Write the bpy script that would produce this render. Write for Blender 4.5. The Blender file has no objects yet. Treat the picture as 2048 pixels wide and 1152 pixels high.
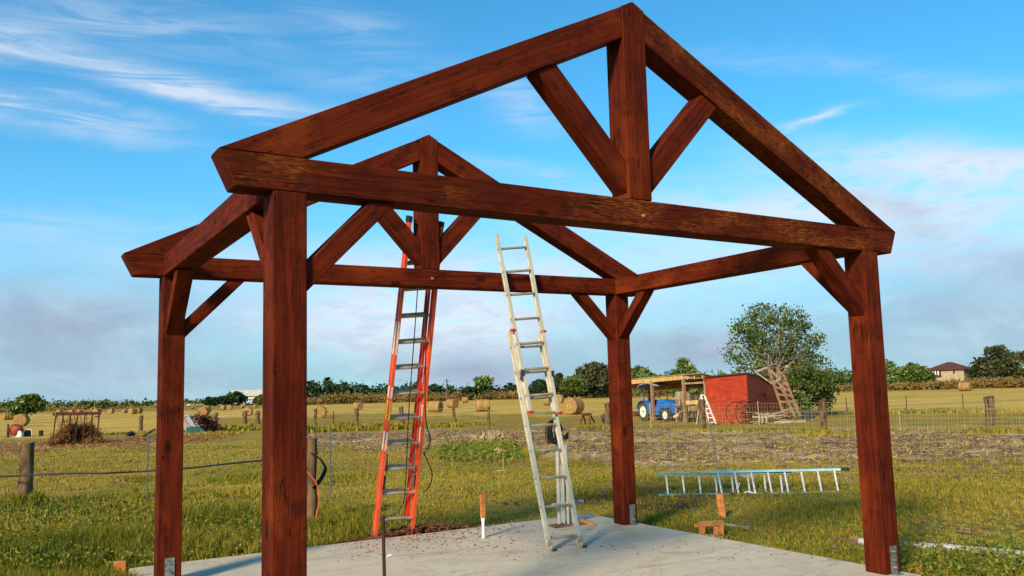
import bpy, bmesh, math, random
import numpy as np
from mathutils import Vector, Matrix
random.seed(7); rng = np.random.default_rng(11)
scene = bpy.context.scene
COL = scene.collection
R_ = math.radians
# ------------------------------------------------------------------ camera
FPX, YAW, PITCH, ROLL = 1758.56577, 0.54494, 0.1131, -0.02614
CAM = np.array([-1.33329, -4.67958, 1.56687])
Fv = np.array([math.sin(YAW)*math.cos(PITCH), math.cos(YAW)*math.cos(PITCH), math.sin(PITCH)])
Rv = np.array([math.cos(YAW), -math.sin(YAW), 0.0]); Uv = np.cross(Rv, Fv)
Rr = Rv*math.cos(ROLL)+Uv*math.sin(ROLL); Ur = -Rv*math.sin(ROLL)+Uv*math.cos(ROLL)
cd = bpy.data.cameras.new('camera'); cam = bpy.data.objects.new('camera', cd); COL.objects.link(cam)
m = Matrix.Identity(4)
for i in range(3):
    m[i][0] = Rr[i]; m[i][1] = Ur[i]; m[i][2] = -Fv[i]; m[i][3] = CAM[i]
cam.matrix_world = m
cd.sensor_width = 36; cd.lens = 36*FPX/2048; cd.clip_start = 0.05; cd.clip_end = 20000
scene.camera = cam
# the photo's pixels turned into places on the real ground (survey helpers)
def ray(px, py):
    d = Fv*FPX+Rr*(px-1024)-Ur*(py-576)
    return d/np.linalg.norm(d)
def gz(r):
    t = np.clip((r-11)/54.0, 0, 1); t = t*t*(3-2*t)
    return -0.12-0.68*t-0.0062*np.maximum(r-300, 0)
def gxy(x, y):
    return float(gz(math.hypot(x-CAM[0], y-CAM[1])))
def at(px, py):
    d = ray(px, py); z = -0.3
    for i in range(24):
        t = (z-CAM[2])/d[2]; q = CAM+d*t; z = .5*z+.5*float(gz(math.hypot(q[0]-CAM[0], q[1]-CAM[1])))
    return Vector((q[0], q[1], z))
def dist(p): return math.hypot(p[0]-CAM[0], p[1]-CAM[1])
def atd(px, py, r):
    d = ray(px, py); h = math.hypot(d[0], d[1]); return Vector(CAM+d*(r/h))
def upz(px, py, r): return atd(px, py, r).z
def azr(px, py):
    p = at(px, py); return math.atan2(p.x-CAM[0], p.y-CAM[1]), dist(p)
def side(az):   # unit vector to the right of a bearing
    return Vector((math.cos(az), -math.sin(az), 0))
def bearing(p): return math.atan2(p[0]-CAM[0], p[1]-CAM[1])
# ------------------------------------------------------------------ materials
class NT:
    def __init__(s, name, world=False):
        if world: s.m = bpy.data.worlds.new(name)
        else: s.m = bpy.data.materials.new(name)
        s.m.use_nodes = True; s.t = s.m.node_tree; s.t.nodes.clear()
    def n(s, typ, props=None, **ins):
        k = s.t.nodes.new(typ)
        for a, b in (props or {}).items(): setattr(k, a, b)
        for a, b in ins.items():
            a = a.replace('_', ' ')
            s.set(k.inputs[int(a[1:])] if a[0] == 'i' and a[1:].isdigit() else k.inputs[a], b)
        return k
    def set(s, sock, v):
        if isinstance(v, bpy.types.Node): v = v.outputs[0]
        if isinstance(v, bpy.types.NodeSocket): s.t.links.new(v, sock)
        else:
            if sock.type == 'RGBA' and len(v) == 3: v = (*v, 1)
            sock.default_value = v
    def math(s, op, a, b=0.0, c=0.0, clamp=False):
        return s.n('ShaderNodeMath', {'operation': op, 'use_clamp': clamp}, i0=a, i1=b, i2=c)
    def mix(s, f, a, b, mode='MIX'):
        k = s.t.nodes.new('ShaderNodeMix'); k.data_type = 'RGBA'; k.blend_type = mode; k.clamp_factor = True
        s.set(k.inputs[0], f); s.set(k.inputs[6], a); s.set(k.inputs[7], b); return k.outputs[2]
    def ramp(s, f, a, b):   # smooth 0..1 between a and b
        return s.n('ShaderNodeMapRange', {'interpolation_type': 'SMOOTHSTEP'}, i0=f, i1=a, i2=b, i3=0.0, i4=1.0)
    def noise(s, vec, scale, detail=4.0, rough=.55, dist=0.0):
        return s.n('ShaderNodeTexNoise', None, Vector=vec, Scale=scale, Detail=detail, Roughness=rough, Distortion=dist)
    def mapping(s, vec, scale=(1, 1, 1), loc=(0, 0, 0)):
        return s.n('ShaderNodeMapping', None, Vector=vec, Scale=scale, Location=loc)
    def out(s, color, rough=.8, bump=None, bstr=.3, bdist=.01, metal=0.0, spec=.3, trans=None):
        p = s.n('ShaderNodeBsdfPrincipled', None, Base_Color=color, Roughness=rough, Metallic=metal)
        s.set(p.inputs['Specular IOR Level'], spec)
        if bump is not None:
            b = s.n('ShaderNodeBump', None, Strength=bstr, Distance=bdist, Height=bump)
            s.set(p.inputs['Normal'], b)
        sh = p.outputs[0]
        if trans:
            tr = s.n('ShaderNodeBsdfTranslucent', None, Color=color)
            mx = s.n('ShaderNodeMixShader', None, i0=trans, i1=sh, i2=tr); sh = mx.outputs[0]
        o = s.n('ShaderNodeOutputMaterial', None, Surface=sh)
        return s.m
def objc(t): return t.n('ShaderNodeTexCoord').outputs['Object']
def geoc(t): return t.n('ShaderNodeNewGeometry').outputs['Position']

def m_simple(name, c, c2=None, scale=6, rough=.7, metal=0., bstr=.2, bdist=.004, spec=.3, stretch=(1, 1, 1), lo=.35, hi=.65, detail=5):
    t = NT(name); v = t.mapping(objc(t), stretch)
    nz = t.noise(v, scale, detail, .6)
    c2 = c2 or tuple(x*.6 for x in c)
    col = t.mix(t.ramp(nz, lo, hi), c, c2)
    r2 = t.math('ADD', t.math('MULTIPLY', nz, .2), rough-.1)
    return t.out(col, r2, nz, bstr, bdist, metal, spec)

def m_timber(name, worn=0.3, dark=1.0):
    t = NT(name)
    oi = t.n('ShaderNodeObjectInfo')
    off = t.n('ShaderNodeVectorMath', {'operation': 'MULTIPLY_ADD'}, i0=oi.outputs['Location'], i1=(3.1, 1.7, 2.3), i2=objc(t))
    v = off.outputs[0]
    g = t.noise(t.mapping(v, (.9, 15, 15)), 2.2, 6, .66, .5)          # long grain
    w = t.n('ShaderNodeTexWave', {'wave_type': 'RINGS', 'rings_direction': 'X'}, Vector=t.mapping(v, (.22, 1, 1), (0, .31, .17)), Scale=15.0, Distortion=9.0, Detail=3.0, Detail_Scale=.7)
    big = t.noise(t.mapping(v, (1.0, 2.4, 2.4)), 1.3, 4, .6)
    fine = t.noise(t.mapping(v, (6, 60, 60)), 3.0, 3, .6)
    blot = t.noise(t.mapping(v, (1, 1, 1)), 6.5, 4, .6)
    col = t.mix(t.ramp(g, .30, .68), (.130*dark, .0165*dark, .0036*dark), (.055*dark, .0068*dark, .0022*dark))
    col = t.mix(t.math('MULTIPLY', t.ramp(w, .6, 1.0), .3), col, (.040*dark, .006*dark, .003))
    col = t.mix(t.math('MULTIPLY', t.ramp(big, .48, .70), .5), col, (.205*dark, .030*dark, .005*dark))
    col = t.mix(t.math('MULTIPLY', t.ramp(blot, .48, .70), .75), col, (.045, .006, .002))
    # worn golden streaks where the stain is thin
    wm = t.math('MULTIPLY', t.ramp(big, .62-.20*worn, .70), t.ramp(fine, .45, .68))
    col = t.mix(t.math('MULTIPLY', wm, min(.8, worn*1.2)), col, (.30, .105, .018))
    # knots
    vo = t.n('ShaderNodeTexVoronoi', {'feature': 'F1'}, Vector=t.mapping(v, (1.0, 2.2, 2.2)), Scale=1.9, Randomness=1.0)
    kd = t.math('SUBTRACT', 1, t.ramp(vo.outputs['Distance'], .07, .15))
    col = t.mix(t.math('MULTIPLY', kd, .85), col, (.018, .004, .002))
    # drying cracks along the grain
    ck = t.noise(t.mapping(v, (.55, 17, 17), (5, 3, 1)), 1.6, 3, .5, .2)
    ckm = t.math('SUBTRACT', 1, t.ramp(t.math('ABSOLUTE', t.math('SUBTRACT', ck, .5)), .002, .011))
    ckm = t.math('MULTIPLY', ckm, t.ramp(blot, .46, .54))
    col = t.mix(t.math('MULTIPLY', ckm, .9), col, (.010, .002, .001))
    # pale nicks
    nk = t.noise(t.mapping(v, (14, 40, 40)), 2.5, 2, .5)
    col = t.mix(t.math('MULTIPLY', t.ramp(nk, .74, .80), .5), col, (.45, .2, .1))
    h = t.math('ADD', t.math('MULTIPLY', g, .7), t.math('MULTIPLY', fine, .4))
    h = t.math('SUBTRACT', h, t.math('ADD', t.math('MULTIPLY', kd, .5), ckm))
    return t.out(col, .8, h, .7, .006, 0, .08)

M = {}
M['timber'] = m_timber('timber', .25)
M['timber_worn'] = m_timber('timber_worn', .95, .85)
M['timber_plain'] = m_timber('timber_plain', .08, 1.1)
M['galv'] = m_simple('galvanised', (.36, .37, .36), (.16, .16, .15), 30, .45, .7)
M['steel'] = m_simple('dark_steel', (.12, .12, .12), (.05, .04, .035), 30, .45, .7)
M['alu'] = m_simple('aluminium', (.62, .57, .46), (.50, .45, .35), 9, .5, .35, .1, .002, .5, (1, 1, 1))
M['aludull'] = m_simple('dull_aluminium', (.46, .40, .28), (.25, .21, .14), 14, .55, .35)
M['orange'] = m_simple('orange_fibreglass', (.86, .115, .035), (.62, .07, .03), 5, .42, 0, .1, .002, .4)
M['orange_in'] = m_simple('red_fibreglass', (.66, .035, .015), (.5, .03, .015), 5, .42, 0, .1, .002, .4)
M['teal'] = m_simple('teal_fibreglass', (.16, .42, .46), (.09, .26, .30), 4, .5)
M['tealpale'] = m_simple('faded_teal_fibreglass', (.45, .66, .66), (.30, .52, .54), 4, .5)
M['white'] = m_simple('white_paint', (.78, .76, .70), (.55, .52, .45), 8, .5)
M['black'] = m_simple('black_rubber', (.013, .013, .014), (.022, .02, .02), 20, .55)
M['label_w'] = m_simple('white_label', (.75, .72, .68), (.6, .5, .45), 40, .5)
M['label_y'] = m_simple('yellow_label', (.85, .48, .03), (.8, .35, .02), 40, .5)
M['red'] = m_simple('red_plastic', (.6, .05, .03), None, 8, .5)
M['pvc'] = m_simple('grey_pvc', (.42, .41, .37), (.28, .27, .24), 7, .5)
M['pvcw'] = m_simple('white_pvc', (.78, .78, .76), (.6, .6, .56), 7, .45)
M['lumber'] = m_simple('pale_lumber', (.60, .30, .10), (.42, .19, .06), 12, .75, stretch=(1, 1, 1))
M['stakew'] = m_simple('stake_wood', (.62, .22, .055), (.42, .13, .035), 14, .75)
M['oldwood'] = m_simple('weathered_wood', (.20, .12, .055), (.06, .032, .016), 9, .9, 0, .6, .01, .2, (1, 1, .3))
M['greywood'] = m_simple('grey_lumber', (.42, .34, .25), (.20, .14, .09), 5, .85, 0, .4, .01)
M['brownwood'] = m_simple('brown_lumber', (.36, .20, .11), (.2, .10, .05), 5, .85, 0, .4, .01)
M['yellowwood'] = m_simple('new_pine', (.72, .46, .14), (.52, .30, .08), 3, .8)
M['rustdrum'] = m_simple('rusty_red_paint', (.38, .06, .025), (.14, .03, .02), 2.2, .7)
M['rust'] = m_simple('rusty_iron', (.085, .03, .018), (.035, .014, .01), 12, .85, .1, .4, .004)
M['rustred'] = m_simple('red_rusty_iron', (.16, .035, .02), (.07, .018, .012), 4, .8, .1)
M['wire'] = m_simple('galvanised_wire', (.55, .43, .20), (.4, .31, .14), 10, .6, 0)
M['tyre'] = m_simple('tyre', (.035, .030, .026), (.07, .055, .04), 5, .9)
M['blue'] = m_simple('blue_paint', (.012, .17, .50), (.01, .10, .36), 4, .3, 0, .05, .002, .6)
M['rim'] = m_simple('cream_paint', (.80, .78, .66), (.62, .58, .46), 5, .5)
M['greycloth'] = m_simple('grey_canopy', (.36, .37, .42), (.22, .22, .26), 3, .6)
M['tarp'] = m_simple('green_tarp', (.05, .12, .09), (.03, .07, .05), 2, .6, 0, .8, .05)
M['orange_cord'] = m_simple('orange_cord', (.85, .13, .04), None, 9, .5)
M['twine'] = m_simple('pale_twine', (.40, .31, .15), None, 9, .8)
M['houseroof'] = m_simple('brown_roof', (.13, .035, .028), (.08, .025, .02), 2, .85)
M['glass'] = m_simple('dark_glass', (.05, .05, .06), None, 2, .2)
M['cream'] = m_simple('cream_cladding', (.72, .66, .50), (.62, .55, .40), .6, .7)
M['whitewall'] = m_simple('white_cladding', (.78, .78, .76), (.6, .6, .58), .7, .7)
M['redpaint'] = m_simple('red_brown_paint', (.11, .02, .02), None, 2, .6)
def m_brick():
    t = NT('pale_brick'); v = objc(t)
    b = t.n('ShaderNodeTexNoise', None, Vector=v, Scale=2.5, Detail=5.0)
    w = t.n('ShaderNodeTexWave', {'bands_direction': 'Z'}, Vector=v, Scale=4.0, Distortion=.5)
    col = t.mix(t.ramp(b, .35, .65), (.46, .36, .22), (.34, .25, .14))
    return t.out(t.mix(t.math('MULTIPLY', t.ramp(w, .8, 1.0), .3), col, (.22, .16, .10)), .9, b, .3, .03)
M['brick'] = m_brick()
def m_siding():
    t = NT('red_lap_siding'); v = geoc(t)
    z = t.n('ShaderNodeSeparateXYZ', None, Vector=v).outputs[2]
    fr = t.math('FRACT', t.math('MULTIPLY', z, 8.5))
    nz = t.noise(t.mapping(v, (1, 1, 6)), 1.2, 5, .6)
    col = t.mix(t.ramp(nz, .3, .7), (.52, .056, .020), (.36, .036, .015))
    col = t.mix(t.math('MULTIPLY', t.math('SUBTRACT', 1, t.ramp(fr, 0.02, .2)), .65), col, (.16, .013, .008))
    sp = t.noise(t.mapping(v, (1, 1, .5)), 4, 5, .75)
    col = t.mix(t.math('MULTIPLY', t.ramp(sp, .54, .68), .45), col, (.60, .13, .07))
    return t.out(col, .55, fr, .5, .05)
M['siding'] = m_siding()
def m_hay():
    t = NT('baled_hay'); v = objc(t)
    sx = t.n('ShaderNodeSeparateXYZ', None, Vector=v)
    rr = t.math('SQRT', t.math('ADD', t.math('POWER', sx.outputs[1], 2), t.math('POWER', sx.outputs[2], 2)))
    spiral = t.n('ShaderNodeTexNoise', None, Vector=t.n('ShaderNodeCombineXYZ', None, X=t.math('MULTIPLY', sx.outputs[0], 3), Y=t.math('MULTIPLY', rr, 9)), Scale=2.0, Detail=5.0, Roughness=.7)
    f = t.noise(t.mapping(v, (3, 1, 1)), 9, 6, .75)
    mx = t.math('ADD', t.math('MULTIPLY', spiral, .55), t.math('MULTIPLY', f, .45))
    col = t.mix(t.ramp(mx, .38, .62), (.15, .075, .025), (.50, .30, .10))
    return t.out(col, .95, mx, 1.0, .08, 0, .1)
M['hay'] = m_hay()
def m_leaf(name, c1, c2, c3=None):
    t = NT(name)
    a = t.n('ShaderNodeAttribute', {'attribute_name': 'shade'}).outputs['Fac']
    nz = t.noise(geoc(t), 1.1, 3, .6)
    f = t.math('ADD', t.math('MULTIPLY', a, .75), t.math('MULTIPLY', nz, .3))
    col = t.mix(t.ramp(f, .15, .85), c1, c2)
    if c3: col = t.mix(t.ramp(a, .80, .95), col, c3)
    return t.out(col, .6, None, trans=.3 if name in ('mid_leaves', 'weed_leaves') else None, spec=.1)
M['leaf_mid'] = m_leaf('mid_leaves', (.035, .065, .012), (.16, .20, .040), (.42, .42, .18))
M['leaf_dark'] = m_leaf('dark_leaves', (.010, .028, .010), (.035, .065, .018), (.085, .11, .03))
M['leaf_light'] = m_leaf('light_leaves', (.06, .10, .025), (.17, .22, .06), (.36, .40, .20))
M['leaf_brown'] = m_leaf('olive_leaves', (.028, .036, .014), (.085, .085, .035), (.16, .14, .07))
M['weedleaf'] = m_leaf('weed_leaves', (.065, .115, .014), (.25, .26, .035), (.40, .24, .05))
M['palm'] = m_leaf('palm_fronds', (.018, .045, .016), (.06, .10, .03))
M['brush'] = m_leaf('dry_brush_leaves', (.12, .08, .025), (.30, .185, .055), (.09, .12, .035))
M['twig'] = m_leaf('dead_twigs', (.03, .013, .008), (.12, .05, .03), (.25, .14, .08))
M['haylitter'] = m_leaf('loose_hay', (.12, .05, .018), (.42, .21, .065), (.55, .34, .12))
M['strawmud'] = m_leaf('straw', (.30, .20, .10), (.60, .44, .24))
M['bark'] = m_simple('bark', (.17, .12, .08), (.06, .045, .03), 9, .95, 0, .8, .02)
M['palebark'] = m_simple('pale_bark', (.34, .27, .20), (.16, .12, .09), 7, .95, 0, .8, .02)
def m_grass():
    t = NT('grass_blades')
    a = t.n('ShaderNodeAttribute', {'attribute_name': 'shade'}).outputs['Fac']
    col = t.mix(t.ramp(a, .0, .55), (.105, .135, .014), (.40, .30, .036))
    col = t.mix(t.ramp(a, .55, 1.0), col, (.46, .31, .06))
    return t.out(col, .7, None, trans=.3, spec=.1)
M['grass'] = m_grass()
def m_ground():
    t = NT('ground_cover'); v = geoc(t)
    at_ = lambda n: t.n('ShaderNodeAttribute', {'attribute_name': n}).outputs['Fac']
    n1 = t.noise(v, .16, 5, .6); n2 = t.noise(v, .9, 6, .65); n3 = t.noise(v, 7, 6, .7); n4 = t.noise(v, 45, 4, .7)
    vs = t.mapping(v, (1, 1, 1)); 
    col = t.mix(t.ramp(n2, .34, .62), (.190, .165, .018), (.40, .285, .034))
    col = t.mix(t.math('MULTIPLY', t.ramp(n1, .42, .60), .85), col, (.42, .235, .036))
    n5 = t.noise(v, .42, 5, .7, .6)
    col = t.mix(t.math('MULTIPLY', t.ramp(n5, .52, .64), .7), col, (.26, .125, .028))
    col = t.mix(t.math('MULTIPLY', t.ramp(n3, .50, .68), .65), col, (.46, .32, .055))
    col = t.mix(t.math('MULTIPLY', t.ramp(n3, .5, .30), .6), col, (.060, .062, .010))
    col = t.mix(t.math('MULTIPLY', t.ramp(n4, .46, .62), .55), col, (.035, .032, .008))
    ndirt = t.noise(v, .55, 5, .65, .4)
    col = t.mix(t.math('MULTIPLY', t.math('MULTIPLY', t.ramp(ndirt, .56, .68), t.ramp(n3, .35, .6)), .8), col, (.125, .050, .018))
    # lush strip
    lush = t.mix(t.ramp(n3, .35, .65), (.070, .098, .012), (.24, .225, .028))
    col = t.mix(at_('lush'), col, lush)
    # mown hay field
    rows = t.noise(t.mapping(v, (.05, .35, 1)), 1.0, 4, .6)
    gold = t.mix(t.ramp(rows, .42, .58), (.58, .36, .07), (.40, .26, .045))
    gold = t.mix(t.math('MULTIPLY', t.ramp(n2, .50, .66), .6), gold, (.66, .42, .10))
    gold = t.mix(t.math('MULTIPLY', t.ramp(n1, .55, .70), .5), gold, (.22, .19, .045))
    col = t.mix(at_('gold'), col, gold)
    # hay litter
    lit = t.mix(t.ramp(n3, .40, .62), (.12, .045, .014), (.46, .25, .08))
    col = t.mix(t.math('MULTIPLY', at_('litter'), t.ramp(n2, .25, .50)), col, lit)
    # trampled mud with straw
    mud = t.mix(t.ramp(n3, .38, .62), (.070, .034, .016), (.42, .255, .13))
    mud = t.mix(t.math('MULTIPLY', t.ramp(t.noise(t.mapping(v, (.6, .6, 1)), .5, 6, .7), .46, .60), .85), mud, (.66, .46, .26))
    mud = t.mix(t.math('MULTIPLY', t.ramp(t.noise(v, 1.2, 6, .75), .50, .60), .9), mud, (.050, .024, .014))
    col = t.mix(at_('mud'), col, mud)
    # red earth at the slab's edge
    col = t.mix(t.math('MULTIPLY', at_('earth'), t.ramp(n3, .3, .55)), col, t.mix(t.ramp(n3, .45, .65), (.055, .016, .008), (.22, .075, .035)))
    h = t.math('ADD', t.math('MULTIPLY', n3, .7), t.math('MULTIPLY', n4, .3))
    return t.out(col, .95, h, 1.0, .06, 0, .1)
M['ground'] = m_ground()
def m_slab():
    t = NT('concrete'); v = geoc(t)
    n1 = t.noise(v, .55, 5, .6, .8); n2 = t.noise(v, 3.2, 6, .65); n3 = t.noise(v, 60, 3, .6); n4 = t.noise(t.mapping(v, (1, 3, 1)), 1.3, 5, .7, 1.)
    col = t.mix(t.ramp(n1, .35, .65), (.58, .475, .325), (.47, .38, .265))
    col = t.mix(t.math('MULTIPLY', t.ramp(n2, .55, .72), .45), col, (.64, .54, .39))
    col = t.mix(t.math('MULTIPLY', t.ramp(n4, .52, .66), .65), col, (.38, .25, .14))
    n6 = t.noise(v, 1.1, 6, .7, 1.5)
    col = t.mix(t.math('MULTIPLY', t.ramp(t.math('ABSOLUTE', t.math('SUBTRACT', n6, .5)), .03, .0), .35), col, (.30, .23, .16))
    col = t.mix(t.math('MULTIPLY', t.ramp(n3, .60, .75), .25), col, (.20, .19, .17))
    return t.out(col, .65, t.math('ADD', n2, t.math('MULTIPLY', n3, .5)), .25, .006, 0, .3)
M['slab'] = m_slab()
M['clod'] = m_simple('mud_clods', (.075, .036, .020), (.24, .14, .08), 3, .95, 0, .8, .03)
M['earth'] = m_simple('red_earth', (.14, .045, .022), (.07, .02, .012), 9, .95, 0, .8, .02)
M['gravel'] = m_simple('earth_crumbs', (.20, .07, .03), (.10, .035, .018), 9, .95)
# ------------------------------------------------------------------ objects
def tag(o, label=None, cat=None, group=None, kind=None):
    if label: o['label'] = label
    if cat: o['category'] = cat
    if group: o['group'] = group
    if kind: o['kind'] = kind
    return o
def thing(name, loc, label, cat, group=None, rz=0.0):
    o = bpy.data.objects.new(name, None); COL.objects.link(o)
    o.location = loc; o.rotation_euler = (0, 0, rz); o.empty_display_size = .2
    tag(o, label, cat, group)
    bpy.context.view_layer.update()
    return o
class MB:
    """collects shapes (in the coordinates of the thing) into one mesh"""
    def __init__(s): s.v = []; s.f = []; s.sm = []
    def add(s, vs, fs, smooth=False):
        b = len(s.v); s.v += [tuple(map(float, p)) for p in vs]
        s.f += [tuple(b+i for i in f) for f in fs]; s.sm += [smooth]*len(fs)
        return s
    def box(s, c, size, rot=None):
        x, y, z = [k/2 for k in size]; c = Vector(c)
        vs = [Vector(p) for p in [(-x, -y, -z), (x, -y, -z), (x, y, -z), (-x, y, -z), (-x, -y, z), (x, -y, z), (x, y, z), (-x, y, z)]]
        if rot is not None: vs = [rot @ p for p in vs]
        return s.add([c+p for p in vs], [(0, 3, 2, 1), (4, 5, 6, 7), (0, 1, 5, 4), (1, 2, 6, 5), (2, 3, 7, 6), (3, 0, 4, 7)])
    def bar(s, a, b, w, h, up=(0, 0, 1)):
        """box from a to b; w across (perpendicular to up), h along up"""
        a = Vector(a); b = Vector(b); d = b-a; L = d.length
        if L < 1e-6: return s
        x = d/L; y = Vector(up).cross(x)
        if y.length < 1e-4: y = Vector((1, 0, 0)).cross(x)
        y.normalize(); z = x.cross(y)
        rot = Matrix((x, y, z)).transposed()
        return s.box((a+b)/2, (L, w, h), rot)
    def tube(s, pts, r, n=8, cap=True):
        pts = [Vector(p) for p in pts]; rs = r if isinstance(r, (list, tuple)) else [r]*len(pts)
        vs = []; prev = None
        for i, p in enumerate(pts):
            d = (pts[min(i+1, len(pts)-1)]-pts[max(i-1, 0)])
            d = d.normalized() if d.length > 1e-9 else Vector((0, 0, 1))
            if prev is None:
                y = d.cross(Vector((0, 0, 1)))
                if y.length < .05: y = d.cross(Vector((1, 0, 0)))
            else: y = prev-d*prev.dot(d)
            y.normalize(); prev = y; z = d.cross(y)
            for k in range(n):
                a = 2*math.pi*k/n; vs.append(p+(y*math.cos(a)+z*math.sin(a))*rs[i])
        fs = [(i*n+k, i*n+(k+1) % n, (i+1)*n+(k+1) % n, (i+1)*n+k) for i in range(len(pts)-1) for k in range(n)]
        if cap: fs += [tuple(range(n-1, -1, -1)), tuple(range((len(pts)-1)*n, len(pts)*n))]
        return s.add(vs, fs, True)
    def disc_ring(s, c, axis, prof, n=28, cap=True):
        """lathe: prof list of (offset along axis, radius)"""
        c = Vector(c); d = Vector(axis).normalized(); y = d.cross(Vector((0, 0, 1)))
        if y.length < .05: y = d.cross(Vector((1, 0, 0)))
        y.normalize(); z = d.cross(y); vs = []
        for o, r in prof:
            for k in range(n):
                a = 2*math.pi*k/n; vs.append(c+d*o+(y*math.cos(a)+z*math.sin(a))*r)
        fs = [(i*n+k, i*n+(k+1) % n, (i+1)*n+(k+1) % n, (i+1)*n+k) for i in range(len(prof)-1) for k in range(n)]
        if cap and prof[0][1] > 1e-6: fs.append(tuple(range(n-1, -1, -1)))
        if cap and prof[-1][1] > 1e-6: fs.append(tuple(range((len(prof)-1)*n, len(prof)*n)))
        return s.add(vs, fs, True)
    def build(s, name, mat, parent=None, xaxis=None, bevel=0, autosmooth=True, origin=None):
        """vertices are in world space when parent is given as an Empty with world placement; they are stored local"""
        me = bpy.data.meshes.new(name)
        P = parent.matrix_world.copy() if parent is not None else Matrix.Identity(4)
        vs = [Vector(p) for p in s.v]
        if origin is None:
            c = sum(vs, Vector())/max(1, len(vs)); mn = min(p.z for p in vs); origin = Vector((c.x, c.y, mn))
        W = Matrix.Translation(origin)
        if xaxis is not None:
            x = Vector(xaxis).normalized(); y = Vector((0, 1, 0)) if abs(x.y) < .9 else Vector((1, 0, 0))
            z = x.cross(y).normalized(); y = z.cross(x)
            W = W @ Matrix((x, y, z)).transposed().to_4x4()
        Wi = W.inverted()
        me.from_pydata([Wi @ p for p in vs], [], s.f)
        me.polygons.foreach_set('use_smooth', s.sm if autosmooth else [False]*len(s.f))
        me.update()
        bm = bmesh.new(); bm.from_mesh(me); bmesh.ops.recalc_face_normals(bm, faces=bm.faces)
        if bevel: bmesh.ops.bevel(bm, geom=list(bm.edges), offset=bevel, segments=1, affect='EDGES', clamp_overlap=True)
        bm.to_mesh(me); bm.free()
        if any(s.sm):
            try: me.set_sharp_from_angle(angle=R_(40))
            except Exception: pass
        me.materials.append(M[mat] if isinstance(mat, str) else mat)
        o = bpy.data.objects.new(name, me); COL.objects.link(o)
        if parent is not None: o.parent = parent; o.matrix_local = P.inverted() @ W
        else: o.matrix_world = W
        bpy.context.view_layer.update()
        return o
def leafmesh(name, V, shade, mat, parent=None, quad=4, origin=(0, 0, 0)):
    """V: (n,quad,3) world points, shade (n,)"""
    n = len(V); me = bpy.data.meshes.new(name)
    V = V.reshape(-1, 3)-np.array(origin)
    me.vertices.add(n*quad); me.vertices.foreach_set('co', V.astype(np.float32).ravel())
    me.loops.add(n*quad); me.loops.foreach_set('vertex_index', np.arange(n*quad, dtype=np.int32))
    me.polygons.add(n); me.polygons.foreach_set('loop_start', np.arange(0, n*quad, quad, dtype=np.int32))
    me.polygons.foreach_set('loop_total', np.full(n, quad, dtype=np.int32))
    a = me.attributes.new('shade', 'FLOAT', 'FACE'); a.data.foreach_set('value', shade.astype(np.float32))
    me.update(calc_edges=True); me.validate()
    me.materials.append(M[mat] if isinstance(mat, str) else mat)
    o = bpy.data.objects.new(name, me); COL.objects.link(o)
    if parent is not None:
        o.parent = parent; o.matrix_local = parent.matrix_world.inverted() @ Matrix.Translation(Vector(origin))
    else: o.location = origin
    return o
def leaf_quads(P, size, aspect=.55, droop=0.0, rg=rng):
    n = len(P); a = rg.normal(size=(n, 3)); a[:, 2] -= droop; a /= np.linalg.norm(a, axis=1)[:, None]
    b = rg.normal(size=(n, 3)); b -= a*(a*b).sum(1)[:, None]; b /= np.linalg.norm(b, axis=1)[:, None]
    s = (size*(.6+.8*rg.random(n)))[:, None]
    return np.stack([P-a*s, P+b*s*aspect, P+a*s, P-b*s*aspect], 1)
# ================================================================== timber pavilion frame
W, D, S, SY = 5.118, 3.546, .19, .195
zF = lambda x: 2.6735+(2.6259-2.6735)*x/W        # underside of the front tie beam
hF = .1954; zT = lambda x: zF(x)+hF
HB, hB = 2.611, .181; TB = HB+hB
oL, oR, oB, E_, XA, KW = .293, .268, .320, .0925, 2.574, .202
RF, RB, RT = 1.442, 1.407, .2055
pav = thing('timber_pavilion', (0, 0, 0), 'open dark red stained timber pavilion frame with two trusses standing on the concrete slab', 'pavilion')
def prism(name, poly, y0, y1, parent, axis, mat='timber', bevel=.005):
    n = len(poly); mb = MB()
    vs = [(x, y0, z) for x, z in poly]+[(x, y1, z) for x, z in poly]
    fs = [tuple(range(n)), tuple(range(2*n-1, n-1, -1))]+[(i, (i+1) % n, n+(i+1) % n, n+i) for i in range(n)]
    mb.add(vs, fs); return mb.build(name, mat, parent, xaxis=axis, bevel=bevel)
def post(x0, y0, top, br):
    mb = MB()
    if isinstance(top, tuple): zs = [top[0], top[1], top[1], top[0]]
    else: zs = [top]*4
    c = [(x0, y0), (x0+S, y0), (x0+S, y0+SY), (x0, y0+SY)]
    mb.add([(x, y, .004) for x, y in c]+[(c[i][0], c[i][1], zs[i]) for i in range(4)],
           [(0, 3, 2, 1), (4, 5, 6, 7), (0, 1, 5, 4), (1, 2, 6, 5), (2, 3, 7, 6), (3, 0, 4, 7)])
    p = mb.build('post', 'timber_plain' if x0 > 1 else 'timber', pav, xaxis=(0, 0, 1), bevel=.006)
    b = MB(); bx = x0+(S*.5 if not br else br)
    b.box((bx, y0-.004, .112), (.078, .006, .215)); b.box((bx, y0-.03, .006), (.078, .055, .006))
    for z in (.05, .11, .175):
        b.tube([(bx, y0-.007, z), (bx, y0-.017, z)], .013, 6); b.tube([(bx, y0-.017, z), (bx, y0-.03, z)], .007, 6)
    k = b.build('post_bracket', 'galv'); W_ = k.matrix_world.copy(); k.parent = p
    k.matrix_parent_inverse = Matrix.Identity(4); k.matrix_local = p.matrix_world.inverted() @ W_
    return p
post(0, 0, (zF(0)-.001, zF(S)-.001), None); post(W-S, 0, (zF(W-S)-.001, zF(W)-.001), .105)
post(0, D-SY, HB-.001, None); post(W-S, D-SY, HB-.001, .12)
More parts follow.
